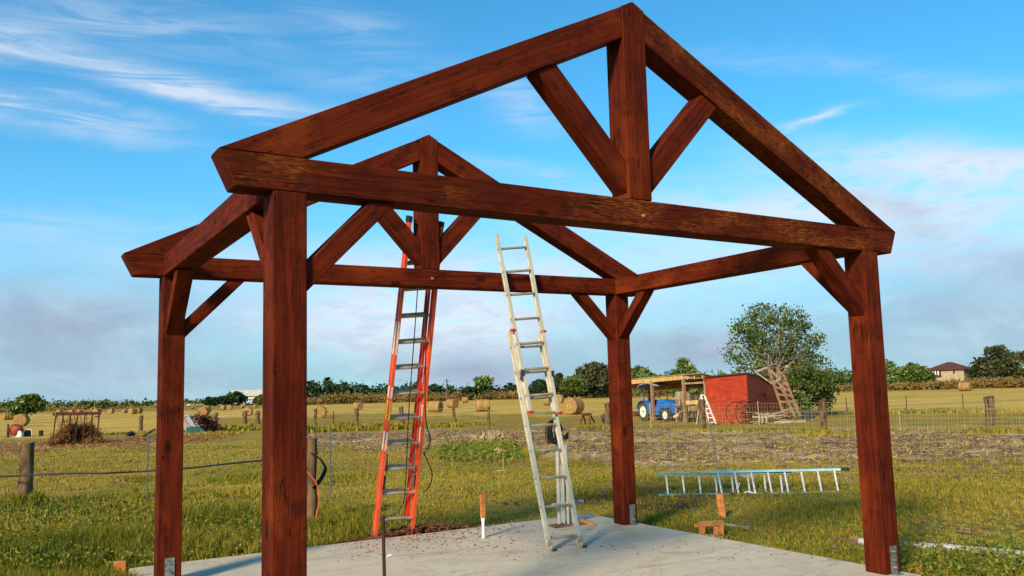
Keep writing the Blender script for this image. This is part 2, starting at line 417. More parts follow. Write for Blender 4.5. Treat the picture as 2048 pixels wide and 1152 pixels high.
def truss(y0, y1, zb, zt, ol, orr, rise, mats, kd=0.0):
    tie = prism('tie_beam', [(-ol+E_, zb(-ol)), (W+orr-E_*.9, zb(W+orr)), (W+orr, zt(W+orr)), (-ol, zt(-ol))], y0, y1, pav, (1, 0, 0), mats[0])
    peg = MB().tube([(XA+.012, y0-.012, zb(XA)+.085), (XA+.012, y0+.03, zb(XA)+.085)], .012, 10).build('peg', 'twine')
    Wm = peg.matrix_world.copy(); peg.parent = tie; peg.matrix_local = tie.matrix_world.inverted() @ Wm
    ap = zt(XA)+rise
    e = .0025   # pieces are a hair apart, as real joints are
    for sgn in (-1, 1):
        xe = -ol if sgn < 0 else W+orr; ze = zt(xe); dx = XA-xe
        L = math.hypot(dx, ap-ze); dz = RT*L/abs(dx); sl = (ap-ze)/dx
        top = lambda x: ze+sl*(x-xe)
        xk = XA+sgn*(KW/2+e)
        bsl = (zt(W)-zt(0))/W
        xi = xe+dz/(sl-bsl)          # where the lower edge meets the tie beam
        poly = [(xe, ze+e), (xi, zt(xi)+e), (xk, top(xk)-dz), (xk, top(xk))]
        prism('rafter', poly, y0+.004, y1-.004, pav, (1, 0, sl), mats[1] if sgn < 0 else mats[2])
        xk2 = XA+sgn*KW/2
        if sgn < 0: kl = top(xk2)+.004
        else: kr = top(xk2)+.004
        bott = lambda x: top(x)-dz
        # strut from king post up to the rafter
        k0, k1 = (2.874-2.838, 3.131-2.838)
        hw = .60 if sgn < 0 else .60
        xs0 = XA+sgn*(KW/2+.002)
        # lower edge and upper edge hit the rafter's underside
        def hit(x0, z0, m):
            x = (z0-m*x0-(ze-sl*xe-dz))/(sl-m); return x, bott(x)-.003
        m = -sgn*-1.075*sgn*sgn
        m = sgn*1.07
        a = hit(xs0, zt(XA)+.045, m); b = hit(xs0, zt(XA)+.285, m)
        prism('strut', [(xs0, zt(XA)+.045), a, b, (xs0, zt(XA)+.285)], y0+.025, y1-.025, pav, (1, 0, m), mats[3])
    prism('king_post', [(XA-KW/2, zt(XA)+.002), (XA+KW/2, zt(XA)+.002), (XA+KW/2, kr), (XA, ap+.006), (XA-KW/2, kl)], y0-.002, y1+.002, pav, (0, 0, 1), mats[3])
truss(0, SY, zF, zT, oL, oR, RF, ('timber_worn', 'timber', 'timber_worn', 'timber'))
truss(D-SY, D, lambda x: HB, lambda x: TB, oB, oB-.03, RB, ('timber_plain', 'timber_plain', 'timber_plain', 'timber_plain'))
for o in pav.children:
    if o.name.startswith('tie_beam') and abs(o.matrix_world.translation.y) < .5: o['label'] = 'front tie beam with golden worn streaks and a pale peg'
# side beams between the trusses
for x0, za in ((0, zF(S/2)), (W-S, zF(W-S/2))):
    mb = MB(); ys = (SY+.002, D-SY-.002)
    a = x0+.001; b = x0+S-.001
    za0, zb0 = za-.002, HB-.002
    mb.add([(a, ys[0], za0), (b, ys[0], za0), (b, ys[1], zb0), (a, ys[1], zb0), (a, ys[0], za0+.188), (b, ys[0], za0+.188), (b, ys[1], zb0+.18), (a, ys[1], zb0+.18)],
           [(0, 3, 2, 1), (4, 5, 6, 7), (0, 1, 5, 4), (1, 2, 6, 5), (2, 3, 7, 6), (3, 0, 4, 7)])
    mb.build('side_beam', 'timber_plain', pav, xaxis=(0, 1, 0), bevel=.005)
# knee braces; in the plane of the trusses and in the plane of the side beams
def brace_xz(px, sgn, y0, y1, ztop, lo, th, n='knee_brace'):
    z = ztop-.003; x = px+sgn*.003
    p = [(x, z-lo-th), (px+sgn*(lo+th), z), (px+sgn*lo, z), (x, z-lo)]
    prism(n, p, y0, y1, pav, (sgn, 0, 1), 'timber_plain')
brace_xz(S, 1, .03, .165, zF(.6), .385, .16)
brace_xz(W-S, -1, .03, .165, zF(W-.6), .385, .155)
brace_xz(S, 1, D-SY+.03, D-.03, HB, .385, .145)
brace_xz(W-S, -1, D-SY+.03, D-.03, HB, .375, .145)
def brace_yz(x0, x1, py, sgn, ztop, lo, th):
    z = ztop-.004; y = py+sgn*.003
    p = [(y, z-lo-th), (py+sgn*(lo+th), z), (py+sgn*lo, z), (y, z-lo)]
    vs = [(x0, a, b) for a, b in p]+[(x1, a, b) for a, b in p]
    MB().add(vs, [(0, 1, 2, 3), (7, 6, 5, 4)]+[(i, (i+1) % 4, 4+(i+1) % 4, 4+i) for i in range(4)]).build('knee_brace', 'timber_plain', pav, xaxis=(0, sgn, 1), bevel=.005)
for x0 in (0.028, W-S+.028):
    zz = zF(x0+.05)
    brace_yz(x0, x0+.134, SY, 1, zz-.004, .36, .145); brace_yz(x0, x0+.134, D-SY, -1, HB-.002, .36, .145)
# ================================================================== slab
mb = MB(); x0, x1, y0, y1 = -.086, 5.165, -.16, 4.36
nx, ny = 26, 22
mb.add([(x0, y0, -.3), (x1, y0, -.3), (x1, y1, -.3), (x0, y1, -.3), (x0, y0, 0), (x1, y0, 0), (x1, y1, 0), (x0, y1, 0)],
       [(0, 3, 2, 1), (4, 5, 6, 7), (0, 1, 5, 4), (1, 2, 6, 5), (2, 3, 7, 6), (3, 0, 4, 7)])
slab = mb.build('concrete_slab', 'slab', bevel=.012); tag(slab, kind='structure')
# crumbs of red earth on the slab
def pebbles(name, pts, sizes, mat, label=None, cat=None, kind=None, flat=.6):
    V = []; F = []; nb = 0
    base = [(1, 0, 0), (0, 1, 0), (-1, 0, 0), (0, -1, 0), (0, 0, 1), (0, 0, -1)]
    fs = [(0, 1, 4), (1, 2, 4), (2, 3, 4), (3, 0, 4), (1, 0, 5), (2, 1, 5), (3, 2, 5), (0, 3, 5)]
    for p, s in zip(pts, sizes):
        a = random.random()*6.28; ca, sa = math.cos(a), math.sin(a)
        for b in base:
            k = s*(.6+.8*random.random()); x, y, z = b[0]*k*1.2, b[1]*k*.8, b[2]*k*flat
            V.append((p[0]+x*ca-y*sa, p[1]+x*sa+y*ca, p[2]+z))
        F += [tuple(nb+i for i in f) for f in fs]; nb += 6
    mb = MB(); mb.v = V; mb.f = F; mb.sm = [False]*len(F)
    o = mb.build(name, mat, origin=Vector((0, 0, 0)))
    tag(o, label, cat, None, kind); return o
pts = []; sz = []
for i in range(1900):
    q = at(random.gauss(840, 95), 1070+abs(random.gauss(0, 26)))
    if random.random() < .18: q = at(random.uniform(640, 1700), random.uniform(1060, 1150))
    x, y = q.x, q.y
    # the pixel is taken on the slab's top
    if x0+.03 < x < x1-.03 and .3 < y < y1-.02:
        pts.append((x, y, .001)); sz.append(random.choice((.004, .006, .006, .009, .014)))
pebbles('earth_crumbs', pts, sz, 'gravel', 'reddish crumbs of earth scattered over the slab around the ladders', 'earth crumbs', 'stuff')
pts = []; sz = []
for i in range(1100):
    t = random.random(); x = 2.0+1.75*t+random.gauss(0, .05); y = y1+.03+abs(random.gauss(0, .13)); hh_ = .10*math.exp(-((x-2.95)/.5)**2)
    pts.append((x, y, -.08+random.random()*(.06+hh_)-abs(y-y1)*.1)); sz.append(random.uniform(.012, .05))
for i in range(160):
    x = random.uniform(-.3, 2.2); y = y1+.02+abs(random.gauss(0, .05)); pts.append((x, y, -.09)); sz.append(random.uniform(.012, .03))
pebbles('loose_earth', pts, sz, 'earth', 'heap of loose red earth along the back edge of the slab behind the orange ladder', 'loose earth', 'stuff')

# ================================================================== ladders
def lerp(a, b, t): return Vector(a)*(1-t)+Vector(b)*t
def t_at(A, B, py):
    lo, hi = 0., 1.
    for _ in range(30):
        m_ = (lo+hi)/2; v_ = np.array(lerp(A, B, m_))-CAM; y_ = 576-FPX*(v_@Ur)/(v_@Fv)
        if y_ > py: lo = m_
        else: hi = m_
    return lo
def rails_rungs(root, L0, R0, L1, R1, rows, first, last, rail_w, rail_d, rail_mat, rung_mat, rung_r, nrm, rail_name='rail', rung_name='rung', off=0.0):
    """L0,R0 feet; L1,R1 tops; nrm = ladder plane normal"""
    nrm = Vector(nrm).normalized()
    rails = []
    for a, b, sg in ((L0, L1, -1), (R0, R1, 1)):
        a = Vector(a)+nrm*off; b = Vector(b)+nrm*off; d = (b-a).normalized(); ac = nrm.cross(d).normalized()
        mb = MB(); mb.bar(a, b, rail_w*.35, rail_d, nrm)                      # web
        for q in (-1, 1):
            o = nrm*(q*(rail_d/2-rail_w*.12)); inn = ac*(0)
            mb.bar(a+o, b+o, rail_w, rail_w*.25, nrm)                         # flanges
        rails.append(mb.build(rail_name, rail_mat, root))
    for py in rows:
        a = lerp(L0, L1, t_at(L0, L1, py+2)); a = a+nrm*off; b = lerp(R0, R1, t_at(R0, R1, py-2))+nrm*off; d = (b-a).normalized()
        MB().tube([a-d*rail_w*.32, b+d*rail_w*.32], rung_r, 8).build(rung_name, rung_mat, root)
    return rails
# --- orange extension ladder, leaning from behind on the back tie beam
og = lambda px, py, y: (lambda d: Vector(CAM+d*((y-CAM[1])/d[1])))(ray(px, py))
F0 = Vector((2.395, 4.50, -.055)); F1 = Vector((2.825, 4.485, -.045))
T0 = og(805, 560, 3.62); T1 = og(871, 560, 3.62)
def ext(a, b, z): return Vector(a)+(Vector(b)-Vector(a))*((z-a[2])/(b[2]-a[2]))
OL1 = ext(F0, T0, 3.29); OR1 = ext(F1, T1, 3.27)
lad = thing('extension_ladder', (2.6, 4.49, -.05), 'tall orange fibreglass extension ladder leaning against the back tie beam from behind', 'ladder')
nrm = (OL1-F0).cross(F1-F0).normalized()
if nrm.y > 0: nrm = -nrm
ORW = (474, 526, 578, 632, 684, 735, 787, 836, 887, 937, 986, 1037)
rails = rails_rungs(lad, F0+(OL1-F0)*.02, F1+(OR1-F1)*.02, OL1, OR1, ORW, .075, .965, .034, .082, 'orange', 'aludull', .0165, nrm)
mid0 = (F0+F1)/2
# fly section behind the base section, pulled slightly higher
inn = (F1-F0).normalized()*.035
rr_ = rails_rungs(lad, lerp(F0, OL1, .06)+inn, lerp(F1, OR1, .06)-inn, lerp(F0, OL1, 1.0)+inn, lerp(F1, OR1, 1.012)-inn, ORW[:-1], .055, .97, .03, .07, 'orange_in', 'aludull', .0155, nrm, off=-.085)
for e, sc in ((OL1, 0), (OR1, 0), (lerp(F0, OL1, 1.0)+inn-nrm*.085, 1), (lerp(F1, OR1, 1.012)-inn-nrm*.085, 1)):
    d = (OL1-F0).normalized(); MB().bar(Vector(e)-d*.005, Vector(e)+d*.045, .04, .088 if not sc else .076, nrm).build('end_cap', 'black', lad)
for e in (F0, F1):
    mb = MB(); mb.bar(e+Vector((0, 0, .13)), e+Vector((0, 0, .02)), .05, .03, (0, 1, 0)); mb.box(e+Vector((0, 0, .012)), (.075, .11, .018))
    mb.bar(e+Vector((-.03, 0, .02)), e+Vector((0, 0, .12)), .02, .012, (0, 1, 0)); mb.bar(e+Vector((.03, 0, .02)), e+Vector((0, 0, .12)), .02, .012, (0, 1, 0))
    mb.build('foot', 'galv', lad)
def sticker(a, b, t0, t1, w, mat, offn, face='front'):
    A = lerp(a, b, t0); B = lerp(a, b, t1); ac = nrm.cross((B-A).normalized())
    if face == 'front': MB().bar(A+nrm*.0425, B+nrm*.0425, w, .003, nrm).build('sticker', mat, lad)
    else: MB().bar(A+ac*offn, B+ac*offn, .003, w, nrm).build('sticker', mat, lad)
sd = 1 if nrm.cross((OL1-F0).normalized()).x < 0 else -1
for t0, t1, mt in ((.465, .50, 'label_w'), (.395, .455, 'label_y'), (.30, .36, 'label_w'), (.60, .70, 'label_w')):
    sticker(F0, OL1, t0, t1, .02, mt, sd*.0075)
    sticker(F0, OL1, t0, t1, .034, mt, sd*.0175, 'side')
for t0, t1 in ((.31, .365), (.385, .44)): sticker(F1, OR1, t0, t1, .034, 'label_w', sd*.0085, 'side')
for i in range(10):
    p = lerp(F0, OL1, t_at(F0, OL1, ORW[-1-i]+2)); ac = nrm.cross((OL1-F0).normalized())*sd
    MB().tube([p+ac*.004, p+ac*.014], .014, 8).build('rung_plug', 'galv', lad)
for sx in (.045, -.045):        # rung locks
    e, f = (F0, OL1) if sx > 0 else (F1, OR1); s_ = (F1-F0).normalized()*sx
    p = lerp(e, f, .225)+s_; q = lerp(e, f, .285)+s_
    mb = MB(); mb.tube([p+nrm*.03, q+nrm*.0], .008, 6); mb.bar(lerp(e, f, .215)+s_, lerp(e, f, .17)+s_, .02, .03, nrm)
    mb.build('rung_lock', 'galv' if sx < 0 else 'steel', lad)
# pulley rope of the ladder
def wig(pts, r, n=6): return MB().tube(pts, r, n)
def spline(P, k=8):
    P = [Vector(p) for p in P]; out = []
    for i in range(len(P)-1):
        p0 = P[max(i-1, 0)]; p1 = P[i]; p2 = P[i+1]; p3 = P[min(i+2, len(P)-1)]
        for j in range(k):
            t = j/k; out.append(.5*((2*p1)+(p2-p0)*t+(2*p0-5*p1+4*p2-p3)*t*t+(3*p1-p0-3*p2+p3)*t**3))
    out.append(P[-1]); return out
def pathpx(L, y0, y1):
    n = len(L); return [og(a, b, y0+(y1-y0)*i/(n-1)) for i, (a, b) in enumerate(L)]
rope = pathpx([(838, 480), (836, 560), (831, 640), (825, 720), (819, 800), (815, 880), (812, 950), (808, 1000), (797, 1022), (780, 1031), (762, 1032)], 3.60, 4.40)
wig(spline(rope, 5), .0055).build('pull_rope', 'black', lad)
rope = pathpx([(853, 585), (852, 660), (851, 740), (850, 800), (853, 850), (859, 868), (860, 885), (853, 900), (848, 908), (852, 915), (858, 930), (864, 945), (862, 965), (855, 978), (848, 984)], 3.66, 4.42)
wig(spline(rope, 5), .0065).build('rope_tail', 'black', lad)
MB().add(*(lambda c: ([c+Vector(q)*.014 for q in [(1, 0, 0), (0, 1, 0), (-1, 0, 0), (0, -1, 0), (0, 0, 1), (0, 0, -1)]], [(0, 1, 4), (1, 2, 4), (2, 3, 4), (3, 0, 4), (1, 0, 5), (2, 1, 5), (3, 2, 5), (0, 3, 5)]))(og(849, 909, 4.2)), smooth=True).build('rope_knot', 'black', lad)
# --- aluminium extension ladder, leaning on the back tie beam from inside
A0 = Vector((3.429, 2.556, .02)); A1 = Vector((3.765, 2.523, .02))
C0 = og(1007, 545, 3.30); C1 = og(1064, 550, 3.30)
al = thing('extension_ladder', (3.6, 2.54, 0), 'old silver aluminium extension ladder standing on the slab and leaning on the back tie beam', 'ladder')
n2 = (C0-A0).cross(A1-A0).normalized()
if n2.y > 0: n2 = -n2
B0 = ext(A0, C0, 2.16)+Vector((-.03, 0, 0)); B1 = ext(A1, C1, 2.15)+Vector((-.01, 0, 0))
up_ = ext(A0, C0, 1.32); up2 = ext(A1, C1, 1.30)
rails_rungs(al, A0, A1, B0, B1, (690, 741, 793, 848, 898, 953, 1010, 1072), .09, .87, .030, .062, 'alu', 'aludull', .014, n2, off=-.055, rung_name='rung')
rails_rungs(al, up_+Vector((.015, 0, 0)), up2-Vector((.02, 0, 0)), og(991, 470, 3.40)+Vector((.005, 0, 0)), og(1049, 474, 3.40), (497, 543, 589, 638, 687, 738, 790, 845), .09, .93, .028, .058, 'alu', 'aludull', .014, n2, off=.012)
for e in (A0, A1):
    mb = MB(); mb.bar(e+Vector((0, .04, .09)), e+Vector((0, .05, .0)), .045, .03, (0, 1, 0)); mb.box(e+Vector((0.01, .04, -.008)), (.07, .085, .022))
    mb.build('foot', 'aludull', al)
    MB().box(e+Vector((.02, -.005, -.006)), (.045, .012, .022)).build('foot_pad', 'rust', al)
for e in (B0, B1, up_, up2):
    MB().box(Vector(e)+Vector((0, -.03, 0)), (.04, .05, .03)).build('end_cap', 'red', al)
for k, (a, b) in enumerate(((up_, og(991, 470, 3.4)), (up2, og(1049, 474, 3.4)))):
    p = lerp(a, b, .22); MB().bar(p+n2*.05, p-Vector((0, 0, .10))+n2*.03, .03, .04, n2).build('rung_lock', 'steel', al)
# --- teal ladder lying on its edge in the grass
d1 = 13.9
tl = thing('extension_ladder', at(1500, 990), 'teal fibreglass extension ladder with white rungs lying on its edge in the grass', 'ladder')
def tp(px, py, r): return atd(px, py, r)
# lower section
aL, bL = tp(1313, 949, 14.3), tp(1583, 945, 14.75)      # upper rail, section one
aB, bB = tp(1317, 990, 13.9), tp(1550, 987, 14.3)
for a, b, mt, w in ((aL, bL, 'teal', .03), (aB, bB, 'teal', .03), (tp(1418, 944, 14.45), tp(1682, 938.5, 14.9), 'tealpale', .032), (tp(1420, 990, 14.0), tp(1672, 984, 14.5), 'tealpale', .02)):
    MB().bar(a, b, .05, w, (0, 0, 1)).build('rail', mt, tl)
for i in range(8):
    px = 1332+32.7*i; MB().tube([tp(px, 951, 14.3+.06*i), tp(px+4.5, 988, 13.95+.05*i)], .014, 7).build('rung', 'white', tl)
for i in range(8):
    px = 1436+33.2*i; MB().tube([tp(px, 946-.7*i, 14.45+.06*i), tp(px+8, 987-.8*i, 14.02+.06*i)], .015, 7).build('rung', 'white', tl)
MB().bar(tp(1681, 938.5, 14.88), tp(1697, 937.8, 14.95), .06, .05).build('end_cap', 'steel', tl)
mb = MB(); mb.tube(spline([tp(1482, 950, 14.3), tp(1490, 953, 14.2), tp(1497, 949, 14.3), tp(1503, 954, 14.2), tp(1507, 950, 14.4)], 4), .008, 5)
mb.build('rope', 'label_w', tl); mb = MB()
mb.tube(spline([tp(1474, 970, 14.1), tp(1479, 966, 14.1), tp(1477, 974, 14.1), tp(1472, 978, 14.1)], 4), .006, 5)
mb.build('rope', 'label_w', tl); mb = MB()
mb.tube(spline([tp(1488, 986, 14.0), tp(1497, 983, 14.0), tp(1506, 986, 14.0), tp(1513, 984, 14.0)], 4), .009, 5); mb.build('rope', 'label_w', tl)
# ================================================================== small things round the slab
SL = lambda px, py: (lambda d: Vector(CAM+d*(-CAM[2]/d[2])))(ray(px, py))   # point on the slab's top
def up_to(base, py):   # height above base so that the top is seen at row py
    r = dist(base); lo, hi = 0, 6
    for _ in range(40):
        mid = (lo+hi)/2; q = base+Vector((0, 0, mid)); v = np.array(q)-CAM; y = 576-FPX*(v@Ur)/(v@Fv)
        if y > py: lo = mid
        else: hi = mid
    return lo
rod = thing('iron_stake', (1.02, .93, 0), 'thin rusty iron stake standing upright on the slab in front of the orange ladder', 'stake')
h = up_to(Vector((1.02, .93, 0)), 1036)
mb = MB(); mb.tube([(1.02, .93, 0), (1.017, .93, h*.5), (1.012, .93, h)], .0125, 8); mb.build('shaft', 'rust', rod)
MB().tube([(1.012, .93, h-.004), (1.012, .93, h+.012)], .0155, 8).build('cap', 'rust', rod)
b = SL(967, 1076)
pm = thing('marker_pipe', b, 'white pipe stub topped with an orange wood stake on the slab between the ladders', 'pipe stub')
h1 = up_to(b, 1036); h2 = up_to(b, 987)
MB().tube([b, b+Vector((0, 0, h1))], .017, 10).tube([b+Vector((0, 0, h1-.03)), b+Vector((0, 0, h1-.001))], .021, 10).build('pipe', 'pvcw', pm)
MB().box(b+Vector((0, 0, (h1+h2)/2)), (.05, .03, h2-h1)).build('stake', 'stakew', pm, bevel=.002)
# conduits
cb = thing('conduit_stubs', SL(1130, 1048), 'bundle of grey plastic conduits rising from the slab behind the silver ladder', 'conduit')
for px, bx, top, r in ((1119, 1050, 868, .024), (1129, 1049, 880, .017), (1137, 1050, 890, .017), (1144, 1048, 990, .026), (1152, 1046, 1022, .026), (1125, 1044, 930, .02)):
    p = SL(px, bx); h = up_to(p, top)
    tp_ = p+Vector((-.10*h/1.2, 0, h)) if px < 1140 else p+Vector((0, 0, h))
    if px < 1140: tp_ = p+(og(px-5, top, p.y)-p)
    MB().tube([p, tp_], r, 12).build('conduit', 'pvc', cb)
    if px in (1119, 1144): MB().tube([tp_-Vector((0, 0, .05)), tp_+Vector((0, 0, .01))], r*1.2, 12).build('collar', 'pvc', cb)
p = SL(1105, 1050); yy = SL(1119, 1050).y
a = og(1106, 1011, yy-.08); c = og(1164, 1003, yy+.10)
MB().tube([a, c], .024, 12).build('cross_pipe', 'pvc', cb)
MB().box(SL(1130, 1051)+Vector((0.02, 0, .006)), (.42, .22, .016)).build('mortar_pad', 'clod', cb)
yy = SL(1119, 1050).y-.03
mb = MB()
for i in range(15):
    cx = 1106+random.uniform(-5, 7); cy = 862; rx = random.uniform(5, 12); ry = random.uniform(15, 24)
    mb.tube([og(cx+rx*math.cos(t)+2*math.sin(i)+(t-3)*.8, cy+ry*math.sin(t)+i*.2, yy-.06+.012*(i % 9)) for t in np.linspace(0, 6.28, 20)], .0055, 5)
for k in range(3): mb.tube(spline([og(1112, 885, yy), og(1124, 880-5*k, yy-.05), og(1131, 872+3*k, yy-.08), og(1136, 866+4*k, yy-.05)], 4), .012, 6)
o = mb.build('cable_coil', 'black'); tag(o, 'black cable coil hanging on top of the grey conduits behind the silver ladder', 'cable')
mb = MB(); mb.tube(spline([og(1131, 990, yy+.06), og(1131, 940, yy+.06), og(1128, 905, yy+.04), og(1120, 880, yy+.02)], 6), .013, 6)
o = mb.build('hanging_cable', 'black'); tag(o, 'thick black cable running down behind the grey conduits', 'cable')
def block(px0, py0, px1, py1, w, h, lab, zoff=0, mat='lumber', name='wood_block', f=SL, grp=None):
    a = f(px0, py0); b = f(px1, py1); mb = MB(); mb.bar(a+Vector((0, 0, h/2+zoff)), b+Vector((0, 0, h/2+zoff)), w, h)
    o = mb.build(name, mat, bevel=.003); tag(o, lab, 'wood', grp); return o
block(1161, 1044, 1186, 1052, .05, .04, 'orange offcut of wood lying on the slab beside the grey conduits', .001)
block(1440, 1050, 1500, 1058, .04, .03, 'long pale board lying in the grass behind the wooden blocks', 0, 'greywood', 'wood_board', at)
bl = thing('wood_step', at(1418, 1072), 'small orange wooden frame of short blocks standing at the slab edge', 'wood frame')
def bar_px(name, A, ra, B, rb, w, h, mat, root):
    return MB().bar(atd(A[0], A[1], ra), atd(B[0], B[1], rb), w, h).build(name, mat, root, bevel=.002)
r0 = dist(at(1418, 1072))
bar_px('top_board', (1389, 1051), r0+.1, (1445, 1047), r0, .05, .035, 'stakew', bl)
bar_px('top_board', (1398, 1046), r0+.22, (1446, 1043), r0+.2, .04, .03, 'lumber', bl)
for px, t, b_, w in ((1404, 1054, 1070, .07), (1432, 1053, 1070, .06), (1443, 1041, 1075, .05)):
    bar_px('leg', (px, t), r0, (px, b_), r0, .05, w, 'stakew', bl)
bar_px('base_board', (1412, 1071), r0-.1, (1448, 1075), r0-.14, .05, .03, 'lumber', bl)
def stake(px, pyb, pyt, w, lab, mat='stakew', tilt=0, d=.035, name='wood_stake', f=at, grp='wooden stakes round the slab'):
    b = f(px, pyb); h = up_to(b, pyt); s = side(bearing(b)); top = b+Vector((0, 0, h))+s*tilt
    mb = MB(); mb.bar(b-Vector((0, 0, .05)), top, d, w, s); o = mb.build(name, mat, bevel=.003); tag(o, lab, 'stake', grp)
stake(1446, 1034, 988, .085, 'orange wooden stake standing in the grass in front of the teal ladder', 'stakew', -.03)
b_ = Vector((-.16, 4.38, -.12)); 
mb = MB(); mb.bar(b_, b_+Vector((0, 0, .19)), .03, .105, side(bearing(b_))); o = mb.build('wood_stake', 'stakew', bevel=.003)
tag(o, 'short orange wooden stake at the left corner of the slab', 'stake', 'wooden stakes round the slab')
b_ = Vector((-.62, 4.25, -.12)); mb = MB(); mb.bar(b_, b_+Vector((0, 0, .12)), .03, .05, side(bearing(b_))); o = mb.build('wood_stake', 'stakew', bevel=.003)
tag(o, 'smallest stub of a wooden stake in the tall grass at the lower left', 'stake', 'wooden stakes round the slab')
b_ = at(1822, 1147); mb = MB(); mb.bar(b_+Vector((-.06, .02, .02)), b_+Vector((.10, -.02, .05)), .09, .05); o = mb.build('wood_block', 'stakew', bevel=.004)
tag(o, 'orange wood offcut in the grass at the foot of the right front post', 'wood')
# pipes in the grass on the right
pa, pb = at(1719, 1092), at(2150, 1128)
o = MB().tube([pa+Vector((0, 0, .045)), lerp(pa, pb, .5)+Vector((0, 0, .05)), pb+Vector((0, 0, .045))], .036, 12).tube([lerp(pa, pb, .42)+Vector((0, 0, .049)), lerp(pa, pb, .47)+Vector((0, 0, .049))], .042, 12).build('long_pipe', 'pvc')
tag(o, 'long grey plastic pipe lying in the grass beyond the right front post', 'pipe')
pa, pb = at(1770, 1098), at(2150, 1143)
o = MB().tube([pa+Vector((0, 0, .02)), pb+Vector((0, 0, .02))], .016, 8).build('long_pipe', 'pvc')
tag(o, 'thin grey pipe lying half hidden in the grass in front of the thicker grey pipe', 'pipe')
mb = MB(); p = SL(780, 1113); mb.add([p+Vector(v)*.03 for v in [(1.4, 0, .2), (.4, .7, .1), (-.9, .8, .2), (-1.4, -.1, .1), (-.3, -.8, .2), (.8, -.5, .1), (0, 0, .8)]], [(0, 1, 6), (1, 2, 6), (2, 3, 6), (3, 4, 6), (4, 5, 6), (5, 0, 6), (5, 4, 3, 2, 1, 0)], True)
o = mb.build('pale_stone', 'label_w'); tag(o, 'small pale stone lying on the slab right of the iron stake', 'stone')
# ================================================================== ground sheet
def tab(lst):
    a = [azr(*p) for p in lst]; a.sort(); return np.array([p[0] for p in a]), np.array([p[1] for p in a])
mud_n = tab([(560, 872), (640, 893), (800, 906), (1000, 880), (1090, 905), (1240, 942), (1450, 934), (1700, 928), (2048, 915), (2300, 905)])
mud_f = tab([(560, 868), (640, 866), (800, 864), (1000, 860), (1240, 857), (1450, 862), (1700, 862), (2048, 858), (2300, 855)])
gold_n = tab([(-300, 885), (0, 880), (150, 872), (300, 862), (450, 838), (700, 828), (900, 830), (1150, 832), (1400, 818), (1640, 823), (2048, 820), (2300, 820)])
gold_f = tab([(-300, 830), (0, 829), (300, 823), (500, 818), (620, 811), (900, 800), (1200, 797), (1640, 787), (2048, 776), (2300, 772)])
lit_n = tab([(-100, 915), (0, 912), (120, 900), (300, 895), (440, 880), (470, 872)])
lit_f = tab([(-100, 888), (0, 886), (120, 882), (300, 874), (440, 868), (470, 869)])
lush_n = tab([(-200, 1152), (2300, 1152)])
lush_f = tab([(-200, 1000), (0, 1010), (300, 1025), (520, 1035), (700, 1030), (900, 1040)])
